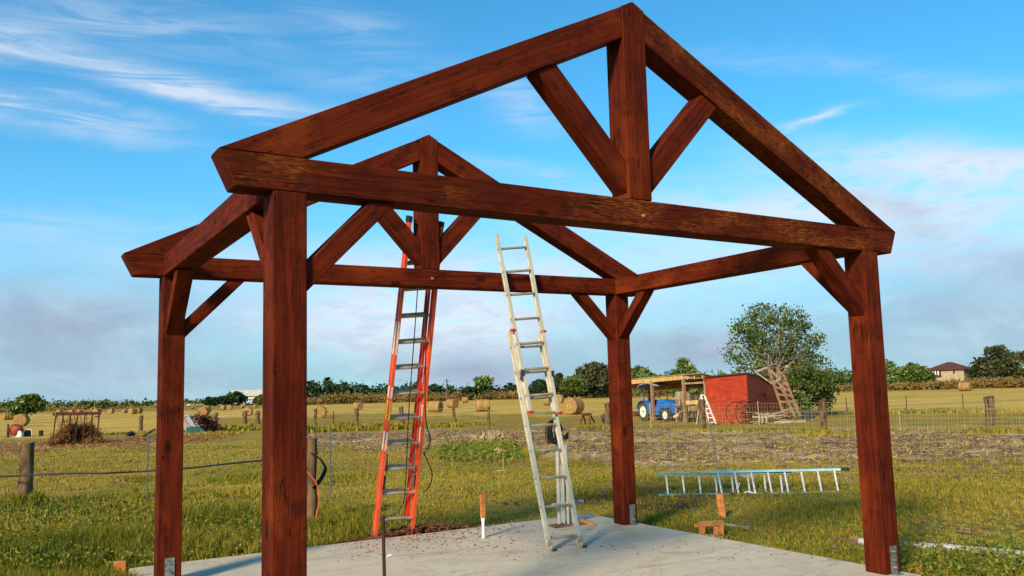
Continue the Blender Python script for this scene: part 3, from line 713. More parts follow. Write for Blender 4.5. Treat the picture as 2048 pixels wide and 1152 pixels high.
def build_ground():
    a0 = YAW
    fine = np.arange(-.66, .66, .0042); coarse = np.concatenate([np.arange(.66, 2*math.pi-.66, .07)])
    az = np.concatenate([fine, coarse])+a0; na = len(az)
    rs = [.0]; r = 1.2
    while r < 6000:
        rs.append(r); r *= 1.022 if r < 90 else (1.05 if r < 500 else 1.25)
    rs = np.array(rs[1:]); nr = len(rs)
    A, Rr2 = np.meshgrid(az, rs)
    X = CAM[0]+Rr2*np.sin(A); Y = CAM[1]+Rr2*np.cos(A); Z = gz(Rr2)
    # wandering edges
    wob = .10*np.sin(A*43+1)+.07*np.sin(A*97+2.)+.05*np.sin(A*211+np.log(Rr2)*9)+.05*np.sin(np.log(Rr2)*31+A*60)
    lr = np.log(Rr2)
    def band(tn, tf, soft, w=1.0):
        n = np.log(np.interp(A, *tn)); f = np.log(np.interp(A, *tf))
        inside = ((A >= tn[0][0]-.01) & (A <= tn[0][-1]+.01)).astype(float)
        k1 = np.clip((lr-n+wob*w)/soft+.5, 0, 1); k2 = np.clip((f-lr+wob*w*.5)/soft+.5, 0, 1)
        return k1*k2*inside
    mud = band(mud_n, mud_f, .14, .8); gold = band(gold_n, gold_f, .08, .35); lit = band(lit_n, lit_f, .12, .6); lush = band(lush_n, lush_f, .3, .8)
    # red earth: patches by the slab's edges
    e1 = np.clip(1-np.abs(Y-4.42)/.28, 0, 1)*(X > -.3)*(X < 5.2)
    def blob(px, py, rad): p = at(px, py); return np.clip(1.4-np.hypot(X-p.x, Y-p.y)/rad, 0, 1)
    earth = np.maximum.reduce([e1, blob(1290, 985, .9), blob(1200, 990, .8), blob(1330, 1010, .7), blob(830, 1035, .5)])
    bump = (.5*np.sin(X*2.1+Y*1.3)+.5*np.sin(X*1.1-Y*2.7+1))*.012
    mudb = mud*(.05*np.sin(X*3.7+np.sin(Y*2.9)*1.6)*np.sin(Y*4.3+np.sin(X*1.9)*2)+.03*np.sin(X*9.1+2*np.sin(Y*7))*np.sin(Y*8.3))
    fade = np.clip((Rr2-11.5)/4, 0, 1)
    Z = Z+bump*fade+mudb
    V = np.stack([X, Y, Z], -1).reshape(-1, 3)
    V = np.vstack([V, [[CAM[0], CAM[1], -.12]]]); c = len(V)-1
    F = []
    for i in range(nr-1):
        b = i*na; j = np.arange(na); j2 = (j+1) % na
        F.append(np.stack([b+j, b+j2, b+na+j2, b+na+j], 1))
    F = np.vstack(F); nq = len(F)
    me = bpy.data.meshes.new('ground')
    tri = np.stack([np.full(na, c), (np.arange(na)+1) % na, np.arange(na)], 1)
    me.vertices.add(len(V)); me.vertices.foreach_set('co', V.astype(np.float32).ravel())
    me.loops.add(nq*4+na*3); me.loops.foreach_set('vertex_index', np.concatenate([F[:, ::-1].ravel(), tri.ravel()]).astype(np.int32))
    me.polygons.add(nq+na)
    me.polygons.foreach_set('loop_start', np.concatenate([np.arange(nq)*4, nq*4+np.arange(na)*3]).astype(np.int32))
    me.polygons.foreach_set('loop_total', np.concatenate([np.full(nq, 4), np.full(na, 3)]).astype(np.int32))
    for nme, arr in (('mud', mud), ('gold', gold), ('litter', lit), ('lush', lush), ('earth', earth)):
        a = me.attributes.new(nme, 'FLOAT', 'POINT'); a.data.foreach_set('value', np.append(arr.ravel(), 0).astype(np.float32))
    me.update(calc_edges=True); me.validate()
    bm = bmesh.new(); bm.from_mesh(me); bmesh.ops.recalc_face_normals(bm, faces=bm.faces)
    bm.faces.ensure_lookup_table()
    if bm.faces[0].normal.z < 0: bmesh.ops.reverse_faces(bm, faces=bm.faces)
    for f in bm.faces: f.smooth = True
    bm.to_mesh(me); bm.free(); me.materials.append(M['ground'])
    o = bpy.data.objects.new('ground', me); COL.objects.link(o); tag(o, kind='structure'); return o
build_ground()
def in_slab(x, y, m=.02): return (x > -.086-m) & (x < 5.165+m) & (y > -.16-m) & (y < 4.36+m)
# ---------------------------------------------------------------- grass
def blades(n, az0, az1, r0, r1, h0, h1, w, shade0, shade1, power=1.0, ymask=None, clump=0.0, bend=.5):
    az = rng.uniform(az0, az1, n); r = r0*(r1/r0)**(rng.random(n)**power)
    x = CAM[0]+r*np.sin(az); y = CAM[1]+r*np.cos(az)
    if clump:
        cx = np.round(x/clump)*clump; cy = np.round(y/clump)*clump
        jx = np.sin(cx*91.7+cy*37.1)*clump*.6; jy = np.sin(cx*17.3+cy*71.9)*clump*.6
        k = rng.random(n)**.5*.75
        x = x*(1-k)+(cx+jx)*k; y = y*(1-k)+(cy+jy)*k
    ok = ~in_slab(x, y, .03)
    if ymask is not None: ok &= ymask(x, y)
    x = x[ok]; y = y[ok]; n = len(x); r = np.hypot(x-CAM[0], y-CAM[1]); z = gz(r)-.005
    patch = .5+.25*np.sin(x*1.9+np.sin(y*1.3)*2)+.25*np.sin(y*2.3+1.7*np.sin(x*.9))
    h = (h0+(h1-h0)*rng.random(n))*(.55+.75*patch); a = rng.random(n)*6.283
    dx, dy = np.cos(a), np.sin(a); b = rng.random(n)*bend*h; la = rng.random(n)*6.283; lx, ly = np.cos(la)*b, np.sin(la)*b
    ww = w*(.6+.8*rng.random(n))*np.clip(r/11, 1, 3.5)
    P = np.stack([x, y, z], 1)
    A = P+np.stack([dx*ww, dy*ww, 0*x], 1); B = P-np.stack([dx*ww, dy*ww, 0*x], 1)
    mid = P+np.stack([lx*.35, ly*.35, h*.6], 1); tip = P+np.stack([lx, ly, h*(1-.25*b/np.maximum(h, 1e-6))], 1)
    mA = mid+np.stack([dx*ww*.7, dy*ww*.7, 0*x], 1); mB = mid-np.stack([dx*ww*.7, dy*ww*.7, 0*x], 1)
    q1 = np.stack([A, mA, mB, B], 1); q2 = np.stack([mA, tip, tip+np.stack([dx*.0005, dy*.0005, 0*x], 1), mB], 1)
    dry = np.clip(np.sin(x*.63+1.7*np.sin(y*.41+.8))+np.sin(y*.77+1.3*np.sin(x*.52+2.1))+.5*np.sin(x*2.3+y*1.1), -1.2, 1.6)
    sh = np.clip(shade0+(shade1-shade0)*rng.random(n)*(1.25-.5*patch)+.12*rng.normal(size=n)+.17*dry*(shade1 > .6), 0, 1)
    return np.concatenate([q1, q2]), np.concatenate([sh, sh])
gs = []
azL0, azL1 = YAW-.60, azr(660, 1060)[0]
azS = azr(520, 1040)[0]
gs.append(blades(62000, azL0, azS, 7.6, 13.0, .10, .27, .0042, .0, .62, 1.15, None, .22))     # tall grass, lower left
gs.append(blades(14000, azS, azr(760, 1060)[0], 9.0, 13.5, .05, .16, .004, .0, .6, 1, None, .2))
gs.append(blades(16000, azL0, azS, 12.0, 17.5, .05, .15, .0045, .1, .75, 1, None, .3))
gs.append(blades(70000, azr(700, 1050)[0], YAW+.62, 7.6, 20, .02, .065, .0042, .10, .78, .9, None, .16))   # mown turf beyond and right
gs.append(blades(75000, azL0, YAW+.62, 14, 42, .025, .085, .0045, .15, .75, 1., None, .3))
gs.append(blades(12000, azr(1795, 1140)[0], YAW+.66, 7.4, 9.4, .05, .15, .0038, .0, .55, 1, None, .14))    # tufts by the right pipes
for (px, py, n, rad, h) in ((1420, 1078, 1500, .35, .10), (1550, 1090, 2500, .8, .07), (1320, 1040, 1500, .5, .08), (950, 905, 3500, 1.3, .16), (1005, 912, 2000, .9, .15), (285, 960, 800, .4, .12), (480, 960, 900, .6, .14), (700, 960, 900, .6, .12), (1850, 1000, 1500, .9, .09), (1660, 1040, 2500, .9, .09), (640, 1050, 1800, .3, .2), (48, 1012, 900, .25, .3)):
    p = at(px, py); a = bearing(p); r = dist(p)
    gs.append(blades(n, a-rad/r, a+rad/r, max(r-rad*1.6, 1), r+rad*1.6, h*.5, h, .0042, .0, .5, 1, None, .12))
leafmesh('grass', np.concatenate([g[0] for g in gs]), np.concatenate([g[1] for g in gs]), 'grass')
tag(bpy.data.objects['grass'], 'green and straw coloured grass blades, tall at the lower left and short elsewhere', 'grass', None, 'stuff')
pc_ = []; ps_ = []
for i in range(900):
    q = at(random.uniform(-40, 2080), 870+230*random.random()**1.3)
    if in_slab(q.x, q.y, .1) or (q.x < 1.5 and dist(q) < 11): continue
    if math.sin(q.x*.9+1)+math.sin(q.y*.8+q.x*.3) < .2: continue
    for k in range(random.choice((1, 2, 4, 7))): pc_.append((q.x+random.gauss(0, .12), q.y+random.gauss(0, .2), q.z+.01)); ps_.append(random.uniform(.015, .06))
pebbles('pasture_clods', pc_, ps_, 'clod', 'small dark clods of earth and dung scattered through the pasture grass', 'clods', 'stuff', .6)
lx_ = []
def broad(n, px0, px1, py0, py1, s, zmax):
    a = at(px0, py0); P = []
    for i in range(n):
        q = at(random.uniform(px0, px1), random.uniform(py0, py1))
        if in_slab(q.x, q.y, .05): continue
        P.append((q.x, q.y, q.z+random.random()**1.3*zmax))
    return leaf_quads(np.array(P), s, .5, -.3)
lx_.append(broad(9000, -60, 520, 1015, 1160, .022, .20)); lx_.append(broad(2500, 600, 1000, 1035, 1065, .014, .06)); lx_.append(broad(3500, 1180, 2060, 940, 1150, .016, .05)); lx_.append(broad(3000, 1800, 2060, 1100, 1160, .022, .10)); lx_.append(broad(2500, 880, 1040, 888, 925, .05, .16))
lx_ = np.concatenate(lx_); leafmesh('weed_leaves', lx_, rng.random(len(lx_)), 'weedleaf'); tag(bpy.data.objects['weed_leaves'], 'broad leaved weeds growing through the grass round the slab', 'weeds', None, 'stuff')
# tufted weeds along the fences and in the field
ws = []
def tuft(px, py, n, rx, h, sh0=.1, sh1=.9):
    p = at(px, py); a = bearing(p); r = dist(p); w = .004*r/14; h = h*.62; sh1 = .7
    ws.append(blades(n, a-rx/r, a+rx/r, r-1.0, r+1.0, h*.4, h, w, sh0, sh1, 1, None, .4, .8))
for px, py, n, rx, h in ((690, 862, 1600, 3.2, .75), (720, 860, 900, 1.5, .9), (770, 858, 900, 2, .6), (860, 855, 700, 2, .5), (460, 862, 900, 2.5, .5), (500, 858, 900, 2, .7), (430, 868, 500, 1.5, .4), (1660, 872, 900, 1.0, .45), (1990, 868, 500, .8, .45), (1210, 858, 500, 1.4, .35), (925, 850, 500, 2, .35), (245, 868, 500, 2, .3), (1500, 862, 900, 3, .25), (1850, 826, 700, 5, .6), (1950, 824, 700, 5, .55), (1720, 826, 500, 4, .5)):
    tuft(px, py, n, rx, h)
leafmesh('weeds', np.concatenate([g[0] for g in ws]), np.concatenate([g[1] for g in ws]), 'grass')
tag(bpy.data.objects['weeds'], 'taller weeds growing along the far fence', 'weeds', None, 'stuff')
# mud clods and straw in the churned strip
def scatter_band(n, tn, tf, m=0):
    az = rng.uniform(max(tn[0][0], YAW-.62), min(tn[0][-1], YAW+.64), n); rn = np.interp(az, *tn); rf = np.interp(az, *tf)
    r = rn*(rf/rn)**rng.random(n); return CAM[0]+r*np.sin(az), CAM[1]+r*np.cos(az), gz(r), r
x, y, z, r = scatter_band(5200, mud_n, mud_f)
keep = (np.sin(x*.9+np.sin(y*.7)*2)+np.sin(y*1.3+x*.4)) > -.5
x, y, z, r = x[keep], y[keep], z[keep], r[keep]
pebbles('mud_clods', list(zip(x, y, z+.01)), list(np.clip(rng.lognormal(-3.0, .5, len(x)), .02, .16)), 'clod', 'dark clods of churned mud in the strip behind the wire fence', 'mud clods', 'stuff', .7)
x, y, z, r = scatter_band(9000, mud_n, mud_f)
P = np.stack([x, y, z+.03+.04*rng.random(len(x))], 1); q = leaf_quads(P, .13, .08); q[:, :, 2] = P[:, None, 2]+(q[:, :, 2]-P[:, None, 2])*.25
leafmesh('straw', q, rng.random(len(P)), 'strawmud'); tag(bpy.data.objects['straw'], 'pale straw scattered over the churned mud strip', 'straw', None, 'stuff')
x, y, z, r = scatter_band(7000, lit_n, lit_f)
P = np.stack([x, y, z+.02+.06*rng.random(len(x))], 1); q = leaf_quads(P, .15, .10); q[:, :, 2] = P[:, None, 2]+(q[:, :, 2]-P[:, None, 2])*.35
leafmesh('loose_hay', q, rng.random(len(P)), 'haylitter'); tag(bpy.data.objects['loose_hay'], 'orange loose hay strewn on the ground in front of the hay feeder', 'loose hay', None, 'stuff')
# ================================================================== fences
def wood_post(px, pyb, pyt, w, lab, lean=0.0, mat='oldwood', grp='wooden fence posts'):
    b = at(px, pyb); h = up_to(b, pyt); s = side(bearing(b)); r = w*dist(b)/FPX/2
    mb = MB(); n = 7; pts = [b-Vector((0, 0, .1))+s*0]+[b+Vector((0, 0, h*k/4))+s*(lean*k/4+.012*math.sin(k*2.1+px)) for k in range(1, 5)]
    mb.tube(pts, [r*(1+.12*math.sin(i*3+px)) for i in range(5)], 10)
    c = pts[-1]; k = len(mb.v)
    o = mb.build('fence_post', mat); tag(o, lab, 'fence post', grp)
    # a sawn, slightly slanted top
    me = o.data; zt_ = max(v.co.z for v in me.vertices)
    for v in me.vertices:
        if v.co.z > zt_-.02: v.co.z += v.co.x*.25
    return o
def t_post(px, pyb, pyt, lab, mat='rust', w=.034, lean=0, grp='metal fence posts', cap=False):
    b = at(px, pyb); h = up_to(b, pyt); s = side(bearing(b)); top = b+Vector((0, 0, h))+s*lean; w = max(w, 1.6*dist(b)/FPX)
    mb = MB(); mb.bar(b-Vector((0, 0, .1)), top, w, w*.25, (0, 1, 0)).bar(b-Vector((0, 0, .1)), top, w*.25, w*.8, (0, 1, 0))
    for k in range(int(h/.12)):
        mb.box(lerp(b, top, (k+.5)/(h/.12))-Vector((0, w*.3, 0)), (w*.5, w*.4, .02))
    o = mb.build('metal_post', mat); tag(o, lab, 'fence post', grp); return o
wood_post(48, 1012, 887, 24, 'thick round wooden fence post standing at the far left with a slanted top', .02)
wood_post(622, 1046, 878, 22, 'dark wooden post with cable loop just right of the left front pavilion post', 0, 'oldwood')
t_post(294, 1003, 866, 'thin grey metal post left of the rear left pavilion post', 'galv', .022)
t_post(661, 997, 855, 'thin grey metal post in the grass right of the left front pavilion post', 'galv', .024)
t_post(1437, 945, 836, 'grey metal post standing behind the teal ladder', 'galv', .03, -.12)
W_list = [(281, 862, 831, 7, 'lone wooden fence post left of the rear left pavilion post, between hay feeder and pavilion'),
 (431, 852, 826, 8, 'wooden fence post just right of the plank and brush heap'),
 (489, 852, 822, 9, 'left one of the braced wooden post pair beside the left front pavilion post'),
 (515, 848, 822, 9, 'right one of the braced wooden post pair touching the left front pavilion post'),
 (630, 850, 818, 6, 'thin wooden fence post before the bale just right of the left front pavilion post'),
 (713, 846, 817, 8, 'wooden fence post in front of the small hay bale left of the orange ladder'),
 (805, 848, 814, 9, 'wooden fence post seen between the rails of the orange ladder', -.1),
 (911, 848, 814, 6, 'wooden fence post in front of a hay bale right of the orange ladder', -.15),
 (977, 858, 814, 5, 'pale thin wooden post in front of the side-on hay bale left of the silver ladder'),
 (1215, 850, 807, 11, 'wooden fence post touching the rear right pavilion post'),
 (1405, 862, 800, 14, 'wooden fence post in front of the white stepladder'),
 (1648, 868, 800, 13, 'wooden fence post below the hay bale right of the big tree'),
 (1982, 862, 794, 16, 'wooden fence post at the far right in front of the hay field')]
for a in W_list: wood_post(a[0], a[1], a[2], a[3], a[4], a[5] if len(a) > 5 else .03)
for a in ((1694, 828, 796, 'dark metal post in the field just left of the right front pavilion post'), (1814, 824, 790, 'dark metal post in the field just right of the right front pavilion post'), (1927, 820, 787, 'dark metal post in the field below the hay bale on the right')):
    t_post(*a)
t_post(1801, 862, 819, 'pale metal post in the mesh fence just right of the right front pavilion post', 'wire', .04)
t_post(1518, 850, 802, 'pale metal post standing at the right corner of the red shed', 'wire', .045)
t_post(1302, 857, 806, 'pale metal post in front of the tractor', 'wire', .045)
t_post(667, 852, 823, 'thin dark wire post in weeds between the first two bales right of the pavilion', 'rust', .03)
# wire mesh, each fence one thing
def mesh_fence(name, lab, A, B, h, nx, nz, r, zb=.03, sag=.0):
    A = Vector(A); B = Vector(B); mb = MB(); seg = 24
    def gp(t): p = lerp(A, B, t); p.z = gxy(p.x, p.y); return p
    for j in range(nz+1):
        z = zb+h*j/nz; pts = [gp(k/seg)+Vector((0, 0, z+.012*math.sin(k*1.9+j*1.3)-sag*math.sin(k/seg*math.pi*4)**2)) for k in range(seg+1)]
        mb.tube(pts, r*(1.4 if j in (0, nz) else 1), 3, False)
    for i in range(nx+1):
        p = gp(i/nx); mb.tube([p+Vector((0, 0, zb)), p+Vector((.012*math.sin(i*2.7), .012*math.cos(i*1.7), zb+h))], r, 3, False)
    o = mb.build(name, 'wire'); tag(o, lab, 'wire fence'); return o
n0 = at(622, 1046); t1_ = at(294, 1003); w0 = at(48, 1012); t2_ = at(661, 997); t3_ = at(1437, 945); e_ = at(2200, 957)
mesh_fence('wire_fence', 'nearer wire mesh fence running behind the teal ladder to the right edge', at(1240, 952), t3_, 1.05, 13, 8, .0020)
mesh_fence('wire_fence', 'right stretch of the nearer wire mesh fence beyond the grey metal post', t3_, e_, 1.1, 52, 8, .0021)
mesh_fence('wire_fence', 'faint stretch of wire mesh fence between the ladders and the thin grey post', t2_, at(1240, 952), 1.0, 34, 5, .0010)
mesh_fence('wire_fence', 'far wire mesh fence in front of the shed and tractor', at(1215, 850), at(1648, 868), 1.1, 90, 7, .0034)
mesh_fence('wire_fence', 'far wire mesh fence right of the shed', at(1648, 868), at(2200, 862), 1.1, 90, 7, .0034)
# barbed wire strands of the left far fence
def strands(name, lab, pts, hs, r, mat='wire'):
    mb = MB(); out = []
    for h in hs:
        P = []
        for i in range(len(pts)-1):
            for k in range(8):
                t = k/8; p = lerp(pts[i], pts[i+1], t); P.append(Vector((p.x, p.y, gxy(p.x, p.y)+h-.05*math.sin(t*math.pi))))
        P.append(Vector((pts[-1].x, pts[-1].y, gxy(pts[-1].x, pts[-1].y)+h))); mb.tube(P, r, 3, False)
    o = mb.build(name, mat); tag(o, lab, 'fence wire'); return o
strands('fence_wire', 'thin wires strung between the far wooden posts left of the ladders', [at(281, 862), at(431, 852), at(489, 852), at(515, 848), at(630, 850), at(713, 846), at(805, 848), at(911, 848), at(977, 858)], (.45, .85, 1.1), .006)
strands('fence_wire', 'thin wires strung between the dark metal posts in front of the right field', [at(1694, 828), at(1814, 824), at(1927, 820), at(2100, 818)], (.4, .8, 1.2), .008)
strands('fence_wire', 'thin pale wires at the far left between the thick post and the thin metal post', [at(-200, 1015), w0, t1_, at(520, 1000)], (.25, .95), .0022)
mb = MB(); a = at(431, 852); b = at(489, 852); c = at(515, 848)
for p, q in ((a, b), (b, c)): mb.tube([Vector((p.x, p.y, p.z+.72)), Vector((q.x, q.y, q.z+.86))], .03, 6)
o = mb.build('fence_rail', 'greywood'); tag(o, 'thin horizontal brace rail between the wooden posts left of the left front pavilion post', 'fence rail')
# black cable slung along the near fence, coil and orange cord
P = [atd(px, py, r) for px, py, r in ((-80, 954, 16.9), (0, 953, 16.6), (45, 951, 16.3), (130, 947, 16.0), (215, 946, 15.7), (294, 942, 15.7), (380, 936, 14.6), (450, 928, 13.8), (523, 921, 13.0), (580, 916, 12.5), (617, 914, 12.1))]
o = MB().tube(spline(P, 6), [.016]*(len(P)*6-5), 6).build('black_cable', 'black'); tag(o, 'black cable sagging along the fence from the thick left post to the dark post', 'cable')
mb = MB()
for k in range(4):
    P = [atd(px+k*1.5, py+k*1.2, 11.95+.02*k) for px, py in ((622, 906), (636, 914), (645, 926), (648, 936), (640, 954), (630, 968), (624, 975))]; mb.tube(spline(P, 5), .012, 6)
o = mb.build('cable_loop', 'black'); tag(o, 'loop of black cable hanging on the dark post beside the left front pavilion post', 'cable')
P = [atd(px, py, 11.85) for px, py in ((612, 940), (622, 952), (632, 966), (638, 985), (638, 1005), (634, 1025), (631, 1040), (630, 1052))]
o = MB().tube(spline(P, 5), .009, 6).build('orange_cord', 'orange_cord'); tag(o, 'orange electric cord hanging from the dark post down into the grass', 'cord')
P = [at(885, 1050), at(868, 1054), at(900, 1047), at(925, 1046)]
o = MB().tube(spline([Vector((3.05, 4.45, -.07)), Vector((3.2, 4.42, -.06)), Vector((3.4, 4.47, -.07)), Vector((3.6, 4.42, -.075))], 5), .009, 6).build('orange_cord', 'orange_cord'); tag(o, 'orange cord lying along the back edge of the slab right of the orange ladder', 'cord')
# wire cross tied to the faint fence
cr = thing('wire_stake', at(1000, 985), 'small crossed stake of twine and wire standing in the pasture between the ladders', 'stake')
r0 = 15.2
for a, b, w in (((1006, 905), (1007, 941), .008), ((999, 941), (996, 985), .006), ((990, 941), (1014, 942), .009), ((993, 899), (1012, 902), .012)):
    MB().tube([atd(a[0], a[1], r0), atd(b[0], b[1], r0)], w, 5).build('twig', 'twine', cr)
MB().tube(spline([atd(991, 902, r0), atd(996, 896, r0), atd(999, 903, r0), atd(994, 906, r0)], 4), .014, 5).build('knot', 'twine', cr)
# ================================================================== hay bales
def bale(px, pyb, pyt, yaw, lab, length=1.35, dia=None):
    p = at(px, pyb); r = dist(p); d = (pyb-pyt)*r/FPX if dia is None else dia
    t = thing('hay_bale', (0, 0, 0), lab, 'hay bale', 'round hay bales in the fields') if False else None
    mb = MB(); n = 36; az = bearing(p)+yaw; ax = Vector((math.sin(az), math.cos(az), 0)); R0 = d/2
    length = length*d/1.25*1.0
    c = Vector((p.x, p.y, p.z+R0*.97))
    prof = [(-length/2, .001), (-length/2+.02, R0*.30), (-length/2, R0*.55), (-length/2+.01, R0*.88), (-length/2+.06, R0)]+[(-length/2+length*k/7, R0*(1+.012*math.sin(k*2+px))) for k in range(1, 7)]+[(length/2-.06, R0), (length/2-.01, R0*.88), (length/2, R0*.55), (length/2-.02, R0*.3), (length/2, .001)]
    mb.disc_ring(c, ax, prof, n)
    # slight sag and lumps
    for i, v in enumerate(mb.v):
        q = Vector(v)-c; k = 1+.018*math.sin(i*12.9898+px)
        q = q*k; q.z *= (.97 if q.z < 0 else 1.0); mb.v[i] = tuple(c+q)
    W0 = Matrix.Translation(c); x = ax; z = Vector((0, 0, 1)); y = z.cross(x)
    o = mb.build('hay_bale', 'hay', xaxis=ax, origin=c); tag(o, lab, 'hay bale', 'round hay bales in the fields')
    o.data.materials[0] = M['hay']; return o
B_ = [(1147, 829, 795, .55, 'largest round hay bale with its round end showing, just right of the silver ladder', 1.2),
 (1096, 811, 794, -.9, 'hay bale partly hidden by the right rail of the silver ladder, nearer one', 1.0),
 (1119, 806, 789, .35, 'hay bale peeking out behind the largest bale by the silver ladder', 1.0),
 (966, 823, 799, 1.50, 'hay bale seen side on behind the pale thin post left of the silver ladder', 1.4),
 (905, 816, 798, -.75, 'hay bale with dark right end behind the leaning wooden post beside the orange ladder', 1.3),
 (930, 806, 794, 1.35, 'smallest hay bale beyond the two bales right of the orange ladder', 1.2),
 (871, 825, 802, -1.05, 'hay bale right beside the right rail of the orange ladder', 1.35),
 (716, 820, 805, -.6, 'small hay bale behind the wooden post left of the orange ladder', 1.3),
 (641, 836, 812, .12, 'round end-on hay bale just right of the left front pavilion post', 1.0),
 (407, 834, 815, .25, 'hay bale nearer of two overlapping just above the brush heap', 1.3),
 (412, 828, 812, .3, 'hay bale farther of two overlapping above the brush heap', 1.2),
 (496, 832, 815, .15, 'end-on hay bale behind the braced wooden post pair', 1.1),
 (511, 817, 809, -.5, 'small hay bale in front of the white building beside the left front pavilion post', 1.2),
 (486, 816, 808, 1.3, 'small hay bale seen side on in front of the cream building', 1.2),
 (447, 820, 811, -.9, 'small hay bale below the dark trees, its left neighbour is open field', 1.2),
 (459, 820, 810, .2, 'round faced hay bale below the palm by the cream building', 1.2),
 (385, 818, 811, 1.4, 'tiny hay bale just right of the rear left pavilion post', 1.2),
 (43, 853, 831, .25, 'largest hay bale at the far left behind the orange drum', 1.2),
 (16, 840, 827, 1.3, 'hay bale nearest to the left edge of the photo', 1.5),
 (38, 834, 825, .5, 'hay bale behind the largest bale at the far left', 1.5),
 (118, 828, 820, .4, 'hay bale seen above the left end of the hay feeder', 1.5),
 (143, 828, 820, .5, 'hay bale seen above the middle of the hay feeder', 1.5),
 (194, 829, 818, .6, 'hay bale seen above the right end of the hay feeder', 1.5),
 (222, 827, 818, .45, 'hay bale right of the hay feeder on the far edge of the field', 1.4),
 (266, 828, 817, .8, 'left of the two overlapping bales left of the rear left pavilion post', 1.6),
 (277, 827, 816, .5, 'right of the two overlapping bales left of the rear left pavilion post', 1.5),
 (1931, 782, 766, -1.25, 'hay bale on the far field below the brick house on the right', 1.5),
 (1637, 803, 780, -.95, 'hay bale behind the branches right of the big tree', 1.5),
 (250, 826, 819, .9, 'flat looking distant bale between the hay feeder and the rear left pavilion post', 1.5),
 (160, 826, 819, 1.0, 'distant bale just right of the middle of the hay feeder', 1.4)]
for b in B_: bale(b[0], b[1], b[2], b[3], b[4], b[5])
# ================================================================== trees
def tree(px, pyb, pyt, wpx, lab, mat='leaf_mid', r=None, nclump=90, nleaf=60, leaf=.12, lobes=None, trunk=.16, bark='bark', seed=1, low=.35, name='tree', grp=None, limb=8, flat=.8, clr=.16, cat='tree', bare=0.0, hollow=.35, leanx=0.0):
    rg = np.random.default_rng(seed); rnd = random.Random(seed)
    p = at(px, pyb) if r is None else atd(px, pyb, r)
    if r is not None: p.z = gxy(p.x, p.y)
    r = dist(p); H = upz(px, pyt, r)-p.z; Wd = wpx*r/FPX; s = side(bearing(p)); dpt = Vector((s.y*-1, s.x, 0))
    t = thing(name, p, lab, cat, grp)
    lobes = lobes or [(0, .62, .5, .36), (-.28, .55, .28, .24), (.28, .55, .28, .24), (0, .82, .3, .17)]
    C = []; tot = sum(l[2]*l[3] for l in lobes)
    for (u, w, a, b) in lobes:
        n = max(3, int(nclump*a*b/tot)); q = rg.normal(size=(n, 3)); q /= np.linalg.norm(q, axis=1)[:, None]; q *= (hollow+(1-hollow)*rg.random((n, 1)))**.5
        q = q*np.array([a*Wd, a*Wd*flat, b*H]); q[:, 0] += u*Wd; q[:, 2] += w*H
        C.append(q)
    C = np.vstack(C); C = C[C[:, 2] > low*H*.6]
    C = C@np.array([[s.x, s.y, 0], [dpt.x, dpt.y, 0], [0, 0, 1]])+np.array(p)
    # trunk and limbs
    mb = MB(); top = Vector(p)+s*(leanx*Wd)+Vector((0, 0, H*low)); tr = trunk*H/5
    mb.tube([Vector(p)-Vector((0, 0, .15)), lerp(p, top, .35)+s*.03*H*.2, lerp(p, top, .7), top], [tr*1.25, tr, tr*.85, tr*.7], 8)
    for i in range(limb):
        c = Vector(C[rnd.randrange(len(C))]); m1 = lerp(top, c, .45)+Vector((rnd.uniform(-1, 1), rnd.uniform(-1, 1), rnd.uniform(-.3, 1)))*H*.035
        mb.tube([top-Vector((0, 0, H*low*rnd.uniform(.02, .3))), m1, c], [tr*.5, tr*.28, tr*.08], 5)
        for k in range(4):
            c2 = Vector(C[rnd.randrange(len(C))])
            if (c2-m1).length < H*.4: mb.tube([m1, lerp(m1, c2, .5)+Vector((0, 0, H*.02)), c2], [tr*.2, tr*.12, tr*.04], 4)
    mb.build('trunk', bark, t)
    n = len(C); cs = rg.random(n)
    P = np.repeat(C, nleaf, 0)+rg.normal(size=(n*nleaf, 3))*np.array([1, 1, .7])*(clr*H/5)
    keep = P[:, 2] > p.z+.02*H
    sh = np.clip(np.repeat(cs, nleaf)*.6+rg.random(n*nleaf)*.45, 0, 1)
    P = P[keep]; sh = sh[keep]
    leafmesh('crown', leaf_quads(P, leaf, .55, 0, rg), sh, mat, t, 4, tuple(p))
    return t
def palm(px, pyb, pyt, r, lab, fr=1.5, seed=1, n=26, grp='palm trees on the horizon'):
    rnd = random.Random(seed); p = atd(px, pyb, r); p.z = gxy(p.x, p.y); H = upz(px, pyt, r)-p.z-fr*.62
    t = thing('palm_tree', p, lab, 'palm tree', grp); top = Vector(p)+Vector((0, 0, H))
    MB().tube([p, lerp(p, top, .5)+Vector((.1, 0, 0)), top], [.22, .17, .19], 8).build('trunk', 'bark', t)
    Q = []; S_ = []
    for i in range(n):
        a = rnd.random()*6.283; el = rnd.uniform(-.6, 1.35); d = Vector((math.cos(a)*math.cos(el), math.sin(a)*math.cos(el), math.sin(el)))
        sd_ = d.cross(Vector((0, 0, 1))); sd_ = sd_.normalized() if sd_.length > .1 else Vector((1, 0, 0)); prev = top; pw = .05
        for k in range(1, 5):
            q = top+d*fr*k/4-Vector((0, 0, .05*fr*k*k/2)); w = (.34, .46, .36, .05)[k-1]*fr*.55
            Q.append([prev-sd_*pw, prev+sd_*pw, q+sd_*w, q-sd_*w]); S_.append(rnd.random()); prev = q; pw = w
    leafmesh('fronds', np.array([[list(v) for v in q] for q in Q]), np.array(S_), 'palm', t, 4, tuple(top)); return t
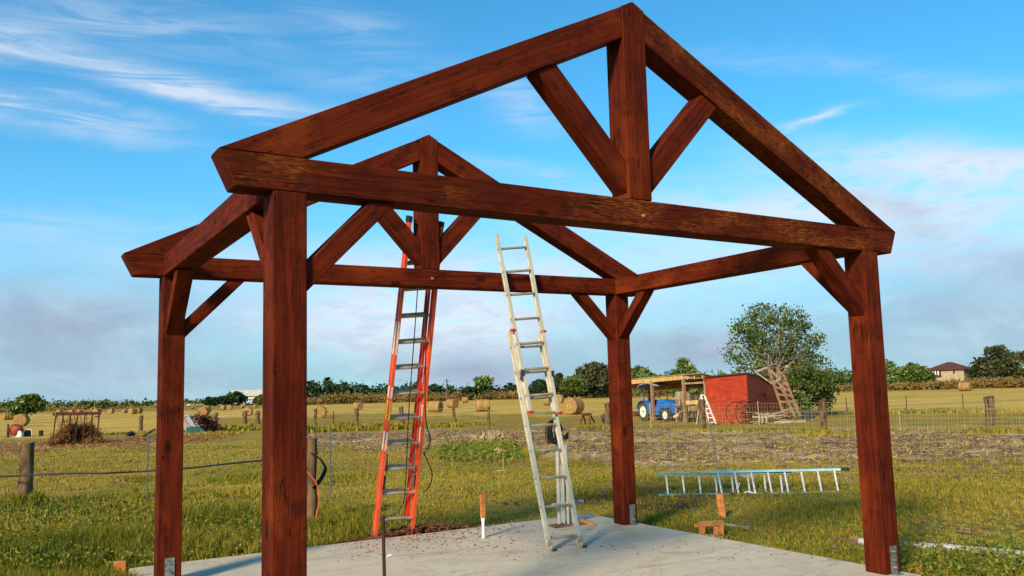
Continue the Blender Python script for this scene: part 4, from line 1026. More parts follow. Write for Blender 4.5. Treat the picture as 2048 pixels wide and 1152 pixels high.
# big tree behind the red shed
tree(1558, 838, 606, 182, 'tallest tree with pale branches and airy green crown standing right behind the red shed', 'leaf_mid', 60, 390, 25, .098,
     [(-.02, .70, .30, .24), (-.30, .73, .19, .15), (.30, .68, .19, .16), (-.06, .90, .24, .09), (.42, .50, .10, .06), (-.38, .56, .12, .09), (.08, .42, .34, .15), (.34, .34, .30, .12), (-.2, .40, .2, .09), (.22, .84, .14, .09)],
     .15, 'palebark', 5, .30, 'tall_tree', None, 30, .8, .17, hollow=.35, leanx=-.02)
tree(1604, 826, 712, 100, 'dense dark green bush crowding the foot of the big tree behind the shed', 'leaf_dark', 61.5, 130, 44, .10, [(-.1, .55, .5, .40), (.3, .35, .3, .28), (-.3, .5, .25, .3)], .1, 'bark', 9, .2, 'leafy_bush', None, 8, .7, .30, 'bush')
tree(1600, 838, 778, 62, 'thin leafy sapling beside the wheelbarrow right of the shed', 'leaf_light', 55.5, 26, 26, .085, [(0, .55, .45, .40)], .1, 'bark', 19, .3, 'leafy_bush', None, 6, .7, .30, 'bush')
tree(53, 829, 788, 52, 'lone round-topped tree standing in the hay field at the far left', 'leaf_mid', 105, 80, 50, .19, [(-.05, .62, .34, .2), (-.28, .5, .24, .16), (.26, .62, .24, .22), (.05, .8, .26, .14)], .3, 'bark', 3, .34, 'field_tree', None, 10, .8, .30)
tree(1375, 800, 712, 58, 'light green tree rising behind the yellow roof of the open shelter', 'leaf_light', 125, 90, 50, .27, [(-.12, .66, .3, .26), (.22, .52, .3, .22), (0, .3, .5, .25)], .2, 'palebark', 12, .3, 'field_tree', None, 12, .7, .26)
tree(1283, 800, 733, 48, 'small light tree just right of the rear right pavilion post', 'leaf_light', 120, 60, 44, .25, None, .2, 'palebark', 13, .3, 'field_tree', None, 10, .7, .28)
tree(1188, 795, 725, 84, 'broad round dark tree left of the rear right pavilion post', 'leaf_brown', 175, 190, 60, .36, [(0, .62, .40, .32), (-.26, .40, .26, .28), (.28, .46, .24, .32)], .2, 'bark', 14, .2, 'field_tree', None, 10, .8, .34)
tree(1150, 797, 751, 44, 'mid green tree adjoining the broad dark tree on its left side', 'leaf_mid', 170, 80, 50, .33, None, .2, 'bark', 15, .2, 'field_tree', None, 6, .8, .34)
tree(1118, 797, 747, 26, 'slim brown-green tree seen between the rail of the silver ladder and the dark tree', 'leaf_brown', 180, 50, 40, .32, None, .2, 'bark', 16, .3, 'field_tree', None, 6, .8, .3)
tree(1080, 797, 760, 36, 'low round dark tree seen through the silver ladder', 'leaf_dark', 180, 80, 50, .34, [(0, .5, .5, .48)], .2, 'bark', 17, .2, 'field_tree', None, 6, .8, .34)
tree(970, 799, 750, 38, 'pale airy tree on the horizon just left of the silver ladder', 'leaf_light', 190, 60, 26, .34, [(-.05, .74, .42, .22), (-.1, .5, .25, .2)], .2, 'palebark', 18, .35, 'field_tree', None, 10, .8, .30)
tree(972, 799, 770, 34, 'dark shrub under the pale airy tree left of the silver ladder', 'leaf_dark', 188, 50, 40, .34, [(0, .5, .5, .48)], .2, 'bark', 21, .2, 'field_tree', None, 4, .8, .34)
tree(942, 799, 772, 34, 'low dark tree on the horizon between the utility pole and the pale airy tree', 'leaf_dark', 185, 60, 40, .34, [(0, .5, .5, .48)], .2, 'bark', 22, .2, 'field_tree', None, 4, .8, .34)
tree(1998, 770, 692, 84, 'large irregular dark tree at the right end of the horizon', 'leaf_brown', 205, 170, 50, .38, [(-.08, .46, .34, .28), (.26, .62, .26, .14), (.0, .86, .18, .09), (-.28, .34, .22, .2), (.40, .72, .1, .06)], .2, 'bark', 23, .2, 'field_tree', None, 14, .8, .30, hollow=.4)
tree(1826, 772, 726, 62, 'rounded green tree left of the brick house', 'leaf_mid', 200, 130, 50, .38, [(0, .55, .42, .40), (.3, .35, .25, .3)], .2, 'bark', 24, .2, 'field_tree', None, 6, .8, .34)
tree(1778, 774, 724, 24, 'pale bush-like tree just right of the right front pavilion post', 'leaf_light', 190, 60, 36, .36, None, .2, 'bark', 25, .2, 'field_tree', None, 6, .8, .34)
for i, (px, b, t, w, lab) in enumerate(((421, 816, 796, 34, 'left of the two dark flat-topped trees in front of the long dark barn'), (449, 816, 793, 34, 'right of the two dark flat-topped trees in front of the long dark barn'))):
    tree(px, b, t, w, lab, 'leaf_dark', 210, 80, 44, .36, [(-.1, .62, .38, .36), (.22, .6, .28, .36)], .2, 'bark', 30+i, .3, 'field_tree', None, 4, .8, .3)
tree(469, 816, 786, 38, 'leafy tree beside the cream building', 'leaf_mid', 215, 70, 44, .38, None, .2, 'bark', 33, .2, 'field_tree', None, 4, .8, .3)
tree(520, 816, 791, 22, 'small tree in front of the white building touching the left front pavilion post', 'leaf_mid', 205, 50, 40, .36, [(0, .5, .5, .48)], .2, 'bark', 34, .2, 'field_tree', None, 4, .8, .34)
palm(476, 814, 780, 212, 'drooping palm tree in front of the cream building', 2.4, 2)
for i, (px, t, fr, lab) in enumerate(((655, 753, 1.5, 'tallest round-headed palm right of the left front pavilion post'), (626, 764, 1.7, 'palm half hidden by the left front pavilion post'), (689, 763, 1.8, 'second tallest palm, right of the tallest one'), (672, 768, 1.3, 'small palm between the two tallest palms'), (732, 769, 1.3, 'palm in the dark thicket midway to the orange ladder'), (868, 767, 1.7, 'palm just right of the orange ladder'), (806, 772, 1.2, 'palm seen through the orange ladder'), (912, 777, 1.2, 'short palm beside the utility pole'), (1021, 764, 1.6, 'palm just left of the silver ladder with a full head'), (1031, 768, 1.5, 'palm overlapping the left rail of the silver ladder'), (1012, 769, 1.4, 'left palm of the cluster by the silver ladder'))):
    palm(px, 800, t, 201+i, lab, fr, 40+i, 60)
# thickets and treeline: masses nobody could count
def thicket(name, lab, prof, base, r, mat, depth, per_m, leaf, kind='stuff', seed=1, cat='thicket', nl=14, rough=.12):
    rg = np.random.default_rng(seed); prof = sorted(prof); xs = np.array([p[0] for p in prof]); ys = np.array([p[1] for p in prof])
    x0, x1 = xs[0], xs[-1]; n = int((x1-x0)/FPX*r*per_m)
    px = rg.uniform(x0, x1, n); C = []
    hh = []; 
    for k in range(0, 41):
        q = x0+(x1-x0)*k/40; hh.append(upz(q, float(np.interp(q, xs, ys)), r))
    gx = np.linspace(x0, x1, 41)
    for i in range(n):
        rr = r+rg.uniform(0, depth); p = atd(px[i], 790, rr); g = gxy(p.x, p.y); top = float(np.interp(px[i], gx, hh))
        top = g+(top-g)*(1-rough+rough*2*(.5+.5*math.sin(px[i]*.9)*math.sin(px[i]*.23+seed))*.6)
        u = rg.random()**.75; C.append((p.x, p.y, g+(top-g)*u))
    C = np.array(C); sh0 = rg.random(n); P = np.repeat(C, nl, 0)+rg.normal(size=(n*nl, 3))*leaf*1.5
    sh = np.clip(np.repeat(sh0, nl)*.6+rg.random(n*nl)*.4, 0, 1); P[:, 2] = np.maximum(P[:, 2], -.85)
    o = leafmesh(name, leaf_quads(P, leaf, .6, 0, rg), sh, mat); tag(o, lab, cat, None, kind); return o
thicket('dark_thicket', 'dark green thicket under the palms left of the orange ladder', [(600, 768), (660, 768), (700, 772), (760, 776), (800, 773), (860, 774), (905, 779), (960, 782), (1050, 782)], 800, 194, 'leaf_dark', 8, 14, .36, seed=3)
thicket('far_hedge', 'low distant green hedge along the horizon on the left', [(-250, 813), (0, 812), (20, 810), (70, 815), (100, 811), (160, 813), (200, 812), (260, 814), (330, 812), (400, 812), (560, 800)], 815, 260, 'leaf_mid', 10, 7, .45, seed=4)
thicket('far_woods', 'far green woods behind the shelter and the red shed', [(1050, 783), (1120, 775), (1230, 765), (1290, 752), (1330, 748), (1400, 752), (1440, 748), (1480, 757), (1620, 750), (1660, 744), (1700, 747), (1740, 752), (1790, 747), (1830, 742), (1900, 745), (1950, 740), (2010, 737), (2048, 736), (2250, 732)], 780, 215, 'leaf_mid', 14, 10, .42, seed=5)
thicket('dry_brush', 'golden brown dry brush along the far edge of the field', [(600, 802), (640, 792), (700, 785), (730, 791), (760, 790), (810, 794), (860, 788), (950, 786), (1050, 784), (1150, 781), (1240, 779), (1330, 777), (1500, 775)], 800, 183, 'brush', 7, 18, .2, seed=6, cat='brush')
thicket('dry_brush', 'golden brown dry brush in front of the brick house on the right', [(1560, 780), (1640, 777), (1700, 773), (1780, 772), (1800, 767), (1850, 768), (1900, 764), (1940, 760), (2000, 759), (2048, 758), (2250, 754)], 775, 185, 'brush', 7, 20, .2, seed=7, cat='brush')
thicket('dry_brush', 'thin line of brown brush along the horizon on the left', [(-250, 826), (0, 824), (300, 818), (560, 810)], 820, 215, 'brush', 6, 5, .3, seed=8, cat='brush', nl=10)
for i, (px, b, t, w, lab) in enumerate(((690, 803, 783, 30, 'rounded olive shrub in the brush below the second tallest palm'), (640, 806, 776, 34, 'dark green shrub at the left end of the brush beside the pavilion post'), (775, 801, 782, 30, 'greenish shrub in the brush seen behind the left rail of the orange ladder'), (948, 799, 777, 30, 'small dark shrub in the brush under the horizon tree'), (205, 821, 800, 26, 'small green shrub on the horizon above the hay feeder'), (172, 821, 802, 22, 'lower green shrub on the horizon above the hay feeder'))):
    tree(px, b, t, w, lab, ('leaf_brown', 'leaf_dark', 'leaf_brown', 'leaf_dark', 'leaf_mid', 'leaf_mid')[i], None if i < 4 else 230, 45, 40, .26, [(0, .45, .5, .5)], .15, 'bark', 50+i, .2, 'shrub', None, 3, .8, .34, 'shrub')
def pole(px, pyt, r, lab, w=.14, lean=0):
    p = atd(px, 790, r); p.z = gxy(p.x, p.y); h = upz(px, pyt, r)-p.z
    t = thing('utility_pole', p, lab, 'utility pole', 'utility poles on the horizon')
    MB().tube([p, p+Vector((lean, 0, h))], [w*1.1, w*.8], 7).build('pole', 'bark', t)
    s = side(bearing(p)); q = p+Vector((lean, 0, h*.92)); MB().bar(q-s*.5, q+s*.5, .1, .1).build('crossarm', 'bark', t)
pole(894, 758, 150, 'utility pole standing between the two ladders on the horizon'); pole(212, 797, 240, 'utility pole above the right end of the hay feeder', .18); pole(113, 802, 240, 'leaning utility pole above the left end of the hay feeder', .15, -.5); pole(639, 762, 230, 'faint utility pole left of the tallest palm', .16)
# ================================================================== buildings
def wallbox(name, c, size, mat, root, rz): return MB().box(c, size, Matrix.Rotation(rz, 3, 'Z')).build(name, mat, root)
# red shed
C_ = at(1498, 847); L_ = at(1413, 846); Rr_ = at(1587, 838)
u = Vector((L_.x-C_.x, L_.y-C_.y, 0)); v = Vector((Rr_.x-C_.x, Rr_.y-C_.y, 0))
r0 = dist(C_); zc = min(C_.z, L_.z, Rr_.z)-.1
shed = thing('red_shed', C_, 'red lap-sided shed with a low sloping dark roof in the pasture', 'shed')
zC = upz(1493, 745, r0); zL = upz(1412, 753, dist(L_)); zR = upz(1589, 770, dist(Rr_)); zn = upz(1520, 751, dist(C_+v*.24)); zm = upz(1544, 768, dist(C_+v*.5)); zB = zR+.05
def q3(p, z): return (p[0], p[1], z)
A0_, A1_, A2_, A3_ = C_, L_, L_+v, C_+v
def panel(name, pts, mat, root, th=.05):
    c = sum((Vector(p) for p in pts), Vector())/len(pts); n = (Vector(pts[1])-Vector(pts[0])).cross(Vector(pts[2])-Vector(pts[0])).normalized()
    if n.dot(Vector(CAM)-c) < 0: n = -n
    k = len(pts); vs = [Vector(p) for p in pts]+[Vector(p)-n*th for p in pts]
    return MB().add(vs, [tuple(range(k)), tuple(range(2*k-1, k-1, -1))]+[(i, (i+1) % k, k+(i+1) % k, k+i) for i in range(k)]).build(name, mat, root)
mid_ = C_+v*.5; midL = L_+v*.5; nid_ = C_+v*.24; nidL = L_+v*.24
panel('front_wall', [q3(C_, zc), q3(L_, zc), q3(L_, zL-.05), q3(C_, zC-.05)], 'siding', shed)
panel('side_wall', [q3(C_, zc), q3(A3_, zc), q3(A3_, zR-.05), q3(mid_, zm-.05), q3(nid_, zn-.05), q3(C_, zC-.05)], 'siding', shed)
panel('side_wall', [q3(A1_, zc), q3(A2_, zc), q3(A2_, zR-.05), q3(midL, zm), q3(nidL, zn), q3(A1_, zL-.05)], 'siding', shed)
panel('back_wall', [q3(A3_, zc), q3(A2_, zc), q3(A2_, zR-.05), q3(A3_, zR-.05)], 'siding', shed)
un = u.normalized(); vn = v.normalized(); o_ = un*-.08-vn*.12
mb = MB(); top = [(C_-un*.08-vn*.12, zC), (L_+un*.05-vn*.12, zL), (nidL+un*.05, zn+.02), (nid_-un*.08, zn), (midL+un*.05, zm+.02), (mid_-un*.08, zm), (A2_+vn*.2, zR), (A3_-un*.08+vn*.2, zR)]
P = [q3(p, z) for p, z in top]+[q3(p, z-.07) for p, z in top]
mb.add(P, [(0, 1, 2, 3), (3, 2, 4, 5), (5, 4, 6, 7), (8, 11, 10, 9), (11, 13, 12, 10), (13, 15, 14, 12), (0, 8, 9, 1), (1, 9, 10, 2), (2, 10, 12, 4), (4, 12, 14, 6), (6, 14, 15, 7), (7, 15, 13, 5), (5, 13, 11, 3), (3, 11, 8, 0)])
mb.build('roof', 'redpaint', shed)
MB().bar(q3(C_-vn*.02, zc), q3(C_-vn*.02, zC-.08), .06, .06).build('corner_trim', 'siding', shed)
MB().bar(q3(L_-vn*.03, zc), q3(L_-vn*.03, zL-.08), .08, .05).build('corner_trim', 'greywood', shed)
# open shelter left of the shed
sh = thing('open_shelter', at(1371, 845), 'open lean-to shelter with wooden posts and yellow pine rafters joined to the red shed', 'shelter')
p1 = at(1307, 842); p2 = at(1371, 845)
dfr = (p1-p2); dfr.z = 0; step = dfr.normalized()
dbk = Vector((v.x, v.y, 0)).normalized()
z1 = upz(1307, 761, dist(p1)); z2 = upz(1371, 757, dist(p2)); 
for p, z, lb in ((p1, z1, 'oldwood'), (p2, z2, 'oldwood')): MB().box((p.x, p.y, (p.z-.1+z)/2), (.17, .17, z-p.z+.1)).build('post', 'brownwood', sh)
pe = p1+step*6.5
dep = 5.5
for p in (p1, p2, pe): 
    q = p+dbk*dep; MB().box((q.x, q.y, (-.8+z2-.55)/2), (.15, .15, z2-.55+.8)).build('post', 'redpaint', sh)
MB().bar(q3(pe, z1-.12), q3(p2, z2+.10), .06, .30).build('front_beam', 'yellowwood', sh)
MB().bar(q3(p2, z2+.10), q3(L_, z2+.10), .06, .26).build('front_beam', 'greywood', sh)
MB().bar(q3(p2-step*.1, z2-.30), q3(L_, z2-.26), .05, .10).build('cross_beam', 'greywood', sh)
MB().bar(q3(pe+dbk*dep, z2-.62), q3(p2-step*2.6+dbk*dep, z2-.55), .1, .2).build('back_beam', 'yellowwood', sh)
nj = 15
for i in range(nj):
    a = lerp(pe, p2-step*2.4, i/(nj-1)); zz = z1-.12+(z2+.1-z1+.12)*min(i/(nj-1), 1); b = a+dbk*(dep+.3)
    MB().bar(q3(a, zz-.04), q3(b, zz-.52), .05, .17).build('rafter', 'yellowwood', sh)
a, b = pe, p2-step*2.4
MB().add([q3(a-dbk*.1, z1+.10), q3(b-dbk*.1, z2+.28), q3(b+dbk*dep, z2-.28), q3(a+dbk*dep, z1-.46), q3(a-dbk*.1, z1+.07), q3(b-dbk*.1, z2+.25), q3(b+dbk*dep, z2-.31), q3(a+dbk*dep, z1-.49)],
    [(0, 1, 2, 3), (7, 6, 5, 4), (0, 4, 5, 1), (1, 5, 6, 2), (2, 6, 7, 3), (3, 7, 4, 0)]).build('roof_sheet', 'yellowwood', sh)
a = p2-step*.2+Vector((0, 0, 1.55)); b = L_+step*.1; MB().bar((a.x, a.y, upz(1375, 805, dist(p2))), (L_.x, L_.y, upz(1410, 804, dist(L_))), .05, .22).build('low_rail', 'yellowwood', sh)
# grey boards and crates stacked under the shelter
for i, (a, b, t, bt, lab) in enumerate(((1352, 1378, 783, 812, 'left grey panel stored under the back of the shelter'), (1379, 1392, 785, 812, 'middle grey panel stored under the back of the shelter'), (1393, 1412, 788, 812, 'right grey panel stored under the back of the shelter next to the shed'))):
    rr = r0+5.5; P0 = atd(a, 812, rr); P1 = atd(b, 812, rr); zt_ = upz((a+b)/2, t, rr)
    mb = MB(); mb.bar((P0.x, P0.y, (P0.z+zt_)/2), (P1.x, P1.y, (P0.z+zt_)/2), .12, zt_-P0.z)
    for k in range(4): q = lerp(P0, P1, (k+.5)/4)-dbk*.09; mb.bar((q.x, q.y, P0.z), (q.x, q.y, zt_), .06, .05)
    mb.bar((P0.x, P0.y, gxy(P0.x, P0.y)), (P0.x, P0.y, P0.z+.1), .1, .1); mb.bar((P1.x, P1.y, gxy(P0.x, P0.y)), (P1.x, P1.y, P0.z+.1), .1, .1)
    o = mb.build('stored_panel', 'greywood'); tag(o, lab, 'panel', 'grey panels stored in the shelter')
mb = MB(); rr = r0+5.0
for i in range(26):
    p = atd(random.uniform(1376, 1412), random.uniform(826, 843), rr-random.random()*1.2); d = Vector((random.uniform(-1, 1), random.uniform(-.4, .4), random.uniform(-.25, .25)))*.7
    mb.bar(p-d, p+d, .1, .06)
o = mb.build('scrap_pile', 'oldwood'); tag(o, 'dark heap of scrap wood under the shelter beside the red shed', 'scrap heap')
# brick house on the right
hp = atd(1893, 760, 215); gh = gxy(hp.x, hp.y); K = 215/FPX
hs = thing('brick_house', (hp.x, hp.y, gh), 'small pale brick house with a brown pyramid roof on the right horizon', 'house')
az = bearing(hp)+.30; ex = side(az); ey = Vector((math.sin(az), math.cos(az), 0)); ztop = upz(1893, 738, 215); zroof = upz(1893, 724, 215)
HW = 60*K/2*.98; hd = HW*.8
rotm = Matrix((ex, ey, Vector((0, 0, 1)))).transposed()
c0 = Vector((hp.x, hp.y, 0))+ey*hd
MB().box((c0.x, c0.y, (gh+ztop)/2), (HW*2, hd*2, ztop-gh), rotm).build('wall', 'brick', hs)
mb = MB(); e = .5; vs = [c0+rotm@Vector((sx*(HW+e), sy_*(hd+e), ztop-.05)) for sx, sy_ in ((-1, -1), (1, -1), (1, 1), (-1, 1))]
vs += [c0+Vector((0, 0, zroof))-ex*.5, c0+Vector((0, 0, zroof))+ex*.5]+[Vector(p)-Vector((0, 0, .15)) for p in vs[:4]]
mb.add(vs, [(0, 1, 5, 4), (1, 2, 5), (2, 3, 4, 5), (3, 0, 4), (6, 7, 1, 0), (7, 8, 2, 1), (8, 9, 3, 2), (9, 6, 0, 3), (9, 8, 7, 6)]).build('roof', 'houseroof', hs)
def hb(name, u0, u1, z0, z1, mat, off, root=hs, par=None):
    z = lambda k: upz(1893, k, 215); c = c0+ex*(u0+u1)/2-ey*(hd+off); return MB().box((c.x, c.y, (z(z0)+z(z1))/2), (abs(u1-u0), .12, abs(z(z0)-z(z1))), rotm).build(name, mat, root)
hb('window_bay', -HW*.82, -HW*.28, 739, 754, 'redpaint', .06)
for i in range(3): hb('window', -HW*.78+i*HW*.16, -HW*.78+i*HW*.16+HW*.07, 741, 750, 'whitewall', .16)
hb('window', HW*.42, HW*.52, 741, 747, 'glass', .05)
# cream hall and white outbuildings on the left horizon
def hall(name, lab, px0, px1, pyt, pyr, r, mat, roofmat, dpt_=12, cat='building', parts=None):
    a = atd(px0, 800, r); b = atd(px1, 800, r); g = gxy(a.x, a.y); zt_ = upz(px1, pyt, r); zr = upz((px0+px1)/2, pyr, r)
    t = thing(name, (a.x, a.y, g), lab, cat); ex = (b-a); ex.z = 0; w = ex.length; ex.normalize(); ey = Vector((-ex.y, ex.x, 0)); 
    if ey.dot(a-Vector(CAM)) < 0: ey = -ey
    rm = Matrix((ex, ey, Vector((0, 0, 1)))).transposed(); c = (a+b)/2+ey*dpt_/2
    MB().box((c.x, c.y, (g+zt_)/2), (w, dpt_, zt_-g), rm).build('wall', mat, t)
    vs = [Vector((c.x, c.y, 0))+rm@Vector(p) for p in [(-w/2-.3, -dpt_/2-.4, zt_-.02), (w/2+.3, -dpt_/2-.4, zt_-.02), (w/2+.3, dpt_/2+.4, zt_-.02), (-w/2-.3, dpt_/2+.4, zt_-.02), (-w/2-.3, 0, zr), (w/2+.3, 0, zr)]]
    MB().add(vs, [(0, 1, 5, 4), (2, 3, 4, 5), (0, 4, 3), (1, 2, 5), (3, 2, 1, 0)]).build('roof', roofmat, t)
    if parts:
        for (f0, f1, z0, z1, m_, nme) in parts:
            q = a+ex*w*(f0+f1)/2-ey*.06; MB().box((q.x, q.y, g+(zt_-g)*(z0+z1)/2), (w*(f1-f0), .16, (zt_-g)*(z1-z0)), rm).build(nme, m_, t)
    return t
hall('cream_hall', 'big cream metal hall half hidden by the left front pavilion post', 462, 570, 790, 779, 232, 'cream', 'cream', 18, 'building', [(.1, .14, 0, 1, 'whitewall', 'trim'), (.22, .38, 0, .6, 'glass', 'door')])
hall('white_building', 'low white building with a pale roof in front of the cream hall', 483, 512, 807, 801, 222, 'whitewall', 'whitewall', 8, 'building', [(.35, .8, .1, .8, 'glass', 'window')])
hall('long_barn', 'long low white-roofed barn with dark openings under the dark trees', 402, 455, 810, 805, 222, 'whitewall', 'whitewall', 8, 'barn', [(.05, .45, .05, .9, 'glass', 'opening'), (.55, .62, .05, .9, 'glass', 'opening'), (.68, .95, .05, .9, 'glass', 'opening')])
hall('white_building', 'tiny white shed at the left end of the row of far buildings', 368, 397, 812, 808, 226, 'whitewall', 'whitewall', 6, 'building')
# ================================================================== tractor
def tractor():
    rw = at(1287, 842); fw = at(1328, 843); X0 = rw.x; 
    d = Vector((fw.x-rw.x, fw.y-rw.y, 0)); L = d.length; f = d.normalized(); s = Vector((-f.y, f.x, 0))
    if s.dot(rw-Vector(CAM)) < 0: s = -s      # away from the viewer
    g = rw.z
    t = thing('tractor', rw, 'blue tractor with cream wheel rims and a grey canopy parked under the shelter', 'tractor')
    def P(a, b, z): return Vector((rw.x, rw.y, g))+f*a+s*b+Vector((0, 0, z))
    def wheel(a, b, R, w):
        c = P(a, b, R); r2 = w/2
        mb = MB(); mb.disc_ring(c, s, [(-r2, R*.60), (-r2, R*.86), (-r2*.75, R*.97), (-r2*.3, R), (r2*.3, R), (r2*.75, R*.97), (r2, R*.86), (r2, R*.60)], 32, False)
        for k in range(18):
            a_ = 2*math.pi*k/18
            for sg in (-1, 1):
                q = c+(f*math.cos(a_)+Vector((0, 0, 1))*math.sin(a_))*R*.99+s*(sg*r2*.5); tdir = (-f*math.sin(a_)+Vector((0, 0, 1))*math.cos(a_))
                mb.bar(q-s*r2*.45*1-tdir*.03*sg, q+s*r2*.45+tdir*.05*sg, R*.07, R*.06, (f*math.cos(a_)+Vector((0, 0, 1))*math.sin(a_)))
        w_ = thing_child('wheel', c, t); ty = mb.build('tyre', 'tyre'); reparent(ty, w_)
        rm = MB().disc_ring(c, s, [(-r2*.75, R*.64), (-r2*.9, R*.60), (-r2*.5, R*.5), (-r2*.35, R*.24), (-r2*.6, R*.18), (-r2*.6, .001)], 28).disc_ring(c, s, [(r2*.5, .001), (r2*.5, R*.5), (r2*.75, R*.64)], 28).build('rim', 'rim'); reparent(rm, w_)
        hb_ = MB().disc_ring(c, s, [(-r2*.62, R*.10), (-r2*.85, R*.09), (-r2*.85, .001)], 12).build('hub', 'black'); reparent(hb_, w_)
    W_ = 1.25
    RR = 37*dist(rw)/FPX/2; FR = 26*dist(fw)/FPX/2
    wheel(0, .15, RR, .34); wheel(0, W_+.15, RR, .34); wheel(L, .2, FR, .24); wheel(L, W_+.05, FR, .24)
    cx = (W_+.3)/2
    def bx(name, a0, a1, b0, b1, z0, z1, mat, taper=0, bev=.03):
        vs = [P(a0, b0, z0), P(a1, b0, z0), P(a1, b1, z0), P(a0, b1, z0), P(a0, b0+taper, z1), P(a1-taper, b0+taper, z1), P(a1-taper, b1-taper, z1), P(a0, b1-taper, z1)]
        return MB().add(vs, [(0, 3, 2, 1), (4, 5, 6, 7), (0, 1, 5, 4), (1, 2, 6, 5), (2, 3, 7, 6), (3, 0, 4, 7)]).build(name, mat, t, bevel=bev)
    H = RR*2
    bx('chassis', -.3, L+.2, cx-.2, cx+.2, RR*.55, RR*1.0, 'tyre')
    # hood: sloping nose
    pr = [(L*.38, RR*1.0), (L*.38, H*1.06), (L*.5, H*1.12), (L*.95, H*1.07), (L+.62, H*.93), (L+.74, H*.80), (L+.72, RR*.72), (L+.2, RR*.75)]
    vs = [P(a, cx-.33, z) for a, z in pr]+[P(a, cx+.33, z) for a, z in pr]; k = len(pr)
    MB().add(vs, [tuple(range(k)), tuple(range(2*k-1, k-1, -1))]+[(i, (i+1) % k, k+(i+1) % k, k+i) for i in range(k)]).build('hood', 'blue', t, bevel=.05)
    bx('grille', L+.70, L+.78, cx-.24, cx+.24, RR*.8, H*.76, 'black', 0, .01)
    for b in (cx-.2, cx+.2): MB().disc_ring(P(L+.70, b, H*.84), f, [(0, .07), (.05, .06), (.06, .001)], 12).build('headlight', 'rim', t)
    for b0 in (-.02, W_+.02): # fenders
        mb = MB(); ps = []
        for q in range(9):
            a_ = math.radians(-10+q*22); ps.append((math.cos(a_)*(RR+.07), math.sin(a_)*(RR+.07)))
        vs = [P(a, b0-.05, RR+z) for a, z in ps]+[P(a, b0+.33, RR+z) for a, z in ps]; kk = len(ps)
        vs += [P(a*1.05, b0-.05, RR+z*1.05) for a, z in ps]+[P(a*1.05, b0+.33, RR+z*1.05) for a, z in ps]
        fs = []
        for i in range(kk-1): fs += [(i, i+1, kk+i+1, kk+i), (2*kk+i, 3*kk+i, 3*kk+i+1, 2*kk+i+1), (i, 2*kk+i, 2*kk+i+1, i+1), (kk+i, kk+i+1, 3*kk+i+1, 3*kk+i)]
        MB().add(vs, fs).build('fender', 'blue', t)
    bx('side_panel', L*.15, L*.45, cx-.36, cx+.36, RR*.6, H*.75, 'blue')
    bx('front_fender', L*.62, L+.1, cx-.60, cx-.32, FR*2.02, FR*2.2, 'blue')
    bx('seat', -.15, .28, cx-.22, cx+.22, H*.98, H*1.10, 'black', .02); bx('seat_back', -.25, -.12, cx-.22, cx+.22, H*1.05, H*1.42, 'black', .02)
    st = MB().tube([P(L*.42, cx, H*1.05), P(L*.30, cx, H*1.34)], .025, 6).build('steering_column', 'black', t)
    ang = [2*math.pi*i/20 for i in range(21)]; dd = (P(L*.42, cx, H*1.05)-P(L*.30, cx, H*1.34)).normalized(); e1 = s; e2 = dd.cross(e1)
    MB().tube([P(L*.30, cx, H*1.34)+(e1*math.cos(a)+e2*math.sin(a))*.2 for a in ang], .018, 6).build('steering_wheel', 'black', t)
    # canopy on two posts
    for b in (cx-.42, cx+.42): MB().tube([P(-.30, b, RR*1.2), P(-.40, b, H*1.85)], .03, 6).build('canopy_post', 'tyre', t)
    zc_ = H*1.92; cp = [(-.85, zc_-.28), (-.6, zc_-.02), (-.2, zc_+.06), (.4, zc_+.10), (.9, zc_+.02), (1.15, zc_-.08)]
    vs = [P(a, cx-.62, z) for a, z in cp]+[P(a, cx+.62, z) for a, z in cp]+[P(a, cx-.62, z-.05) for a, z in cp]+[P(a, cx+.62, z-.05) for a, z in cp]; k = len(cp); fs = []
    for i in range(k-1): fs += [(i, i+1, k+i+1, k+i), (2*k+i, 3*k+i, 3*k+i+1, 2*k+i+1), (i, 2*k+i, 2*k+i+1, i+1), (k+i, k+i+1, 3*k+i+1, 3*k+i)]
    fs += [(0, k, 3*k, 2*k), (k-1, 3*k-1, 4*k-1, 2*k-1)]
    MB().add(vs, fs).build('canopy', 'greycloth', t)
    MB().tube([P(L*.8, cx-.12, H*1.05), P(L*.8, cx-.12, H*1.45)], .03, 8).build('exhaust_pipe', 'black', t)
    mb = MB(); mb.bar(P(-.5, cx-.5, .45), P(-1.1, cx-.6, .40), .08, .08).bar(P(-.5, cx+.5, .45), P(-1.1, cx+.6, .40), .08, .08).bar(P(-1.1, cx-.75, .42), P(-1.1, cx+.75, .42), .1, .3)
    mb.bar(P(-.3, cx, .8), P(-1.0, cx, .95), .06, .06).bar(P(-1.0, cx, .95), P(-1.15, cx, .3), .06, .06); mb.build('rear_hitch_box', 'rustred', t)
    return P, L, cx, H, RR
def thing_child(name, loc, parent):
    o = bpy.data.objects.new(name, None); COL.objects.link(o); o.parent = parent; o.matrix_local = parent.matrix_world.inverted() @ Matrix.Translation(Vector(loc)); bpy.context.view_layer.update(); return o
def reparent(o, p):
    Wm = o.matrix_world.copy(); o.parent = p; o.matrix_parent_inverse = Matrix.Identity(4); o.matrix_local = p.matrix_world.inverted() @ Wm
P, L, cx, H, RR = tractor()
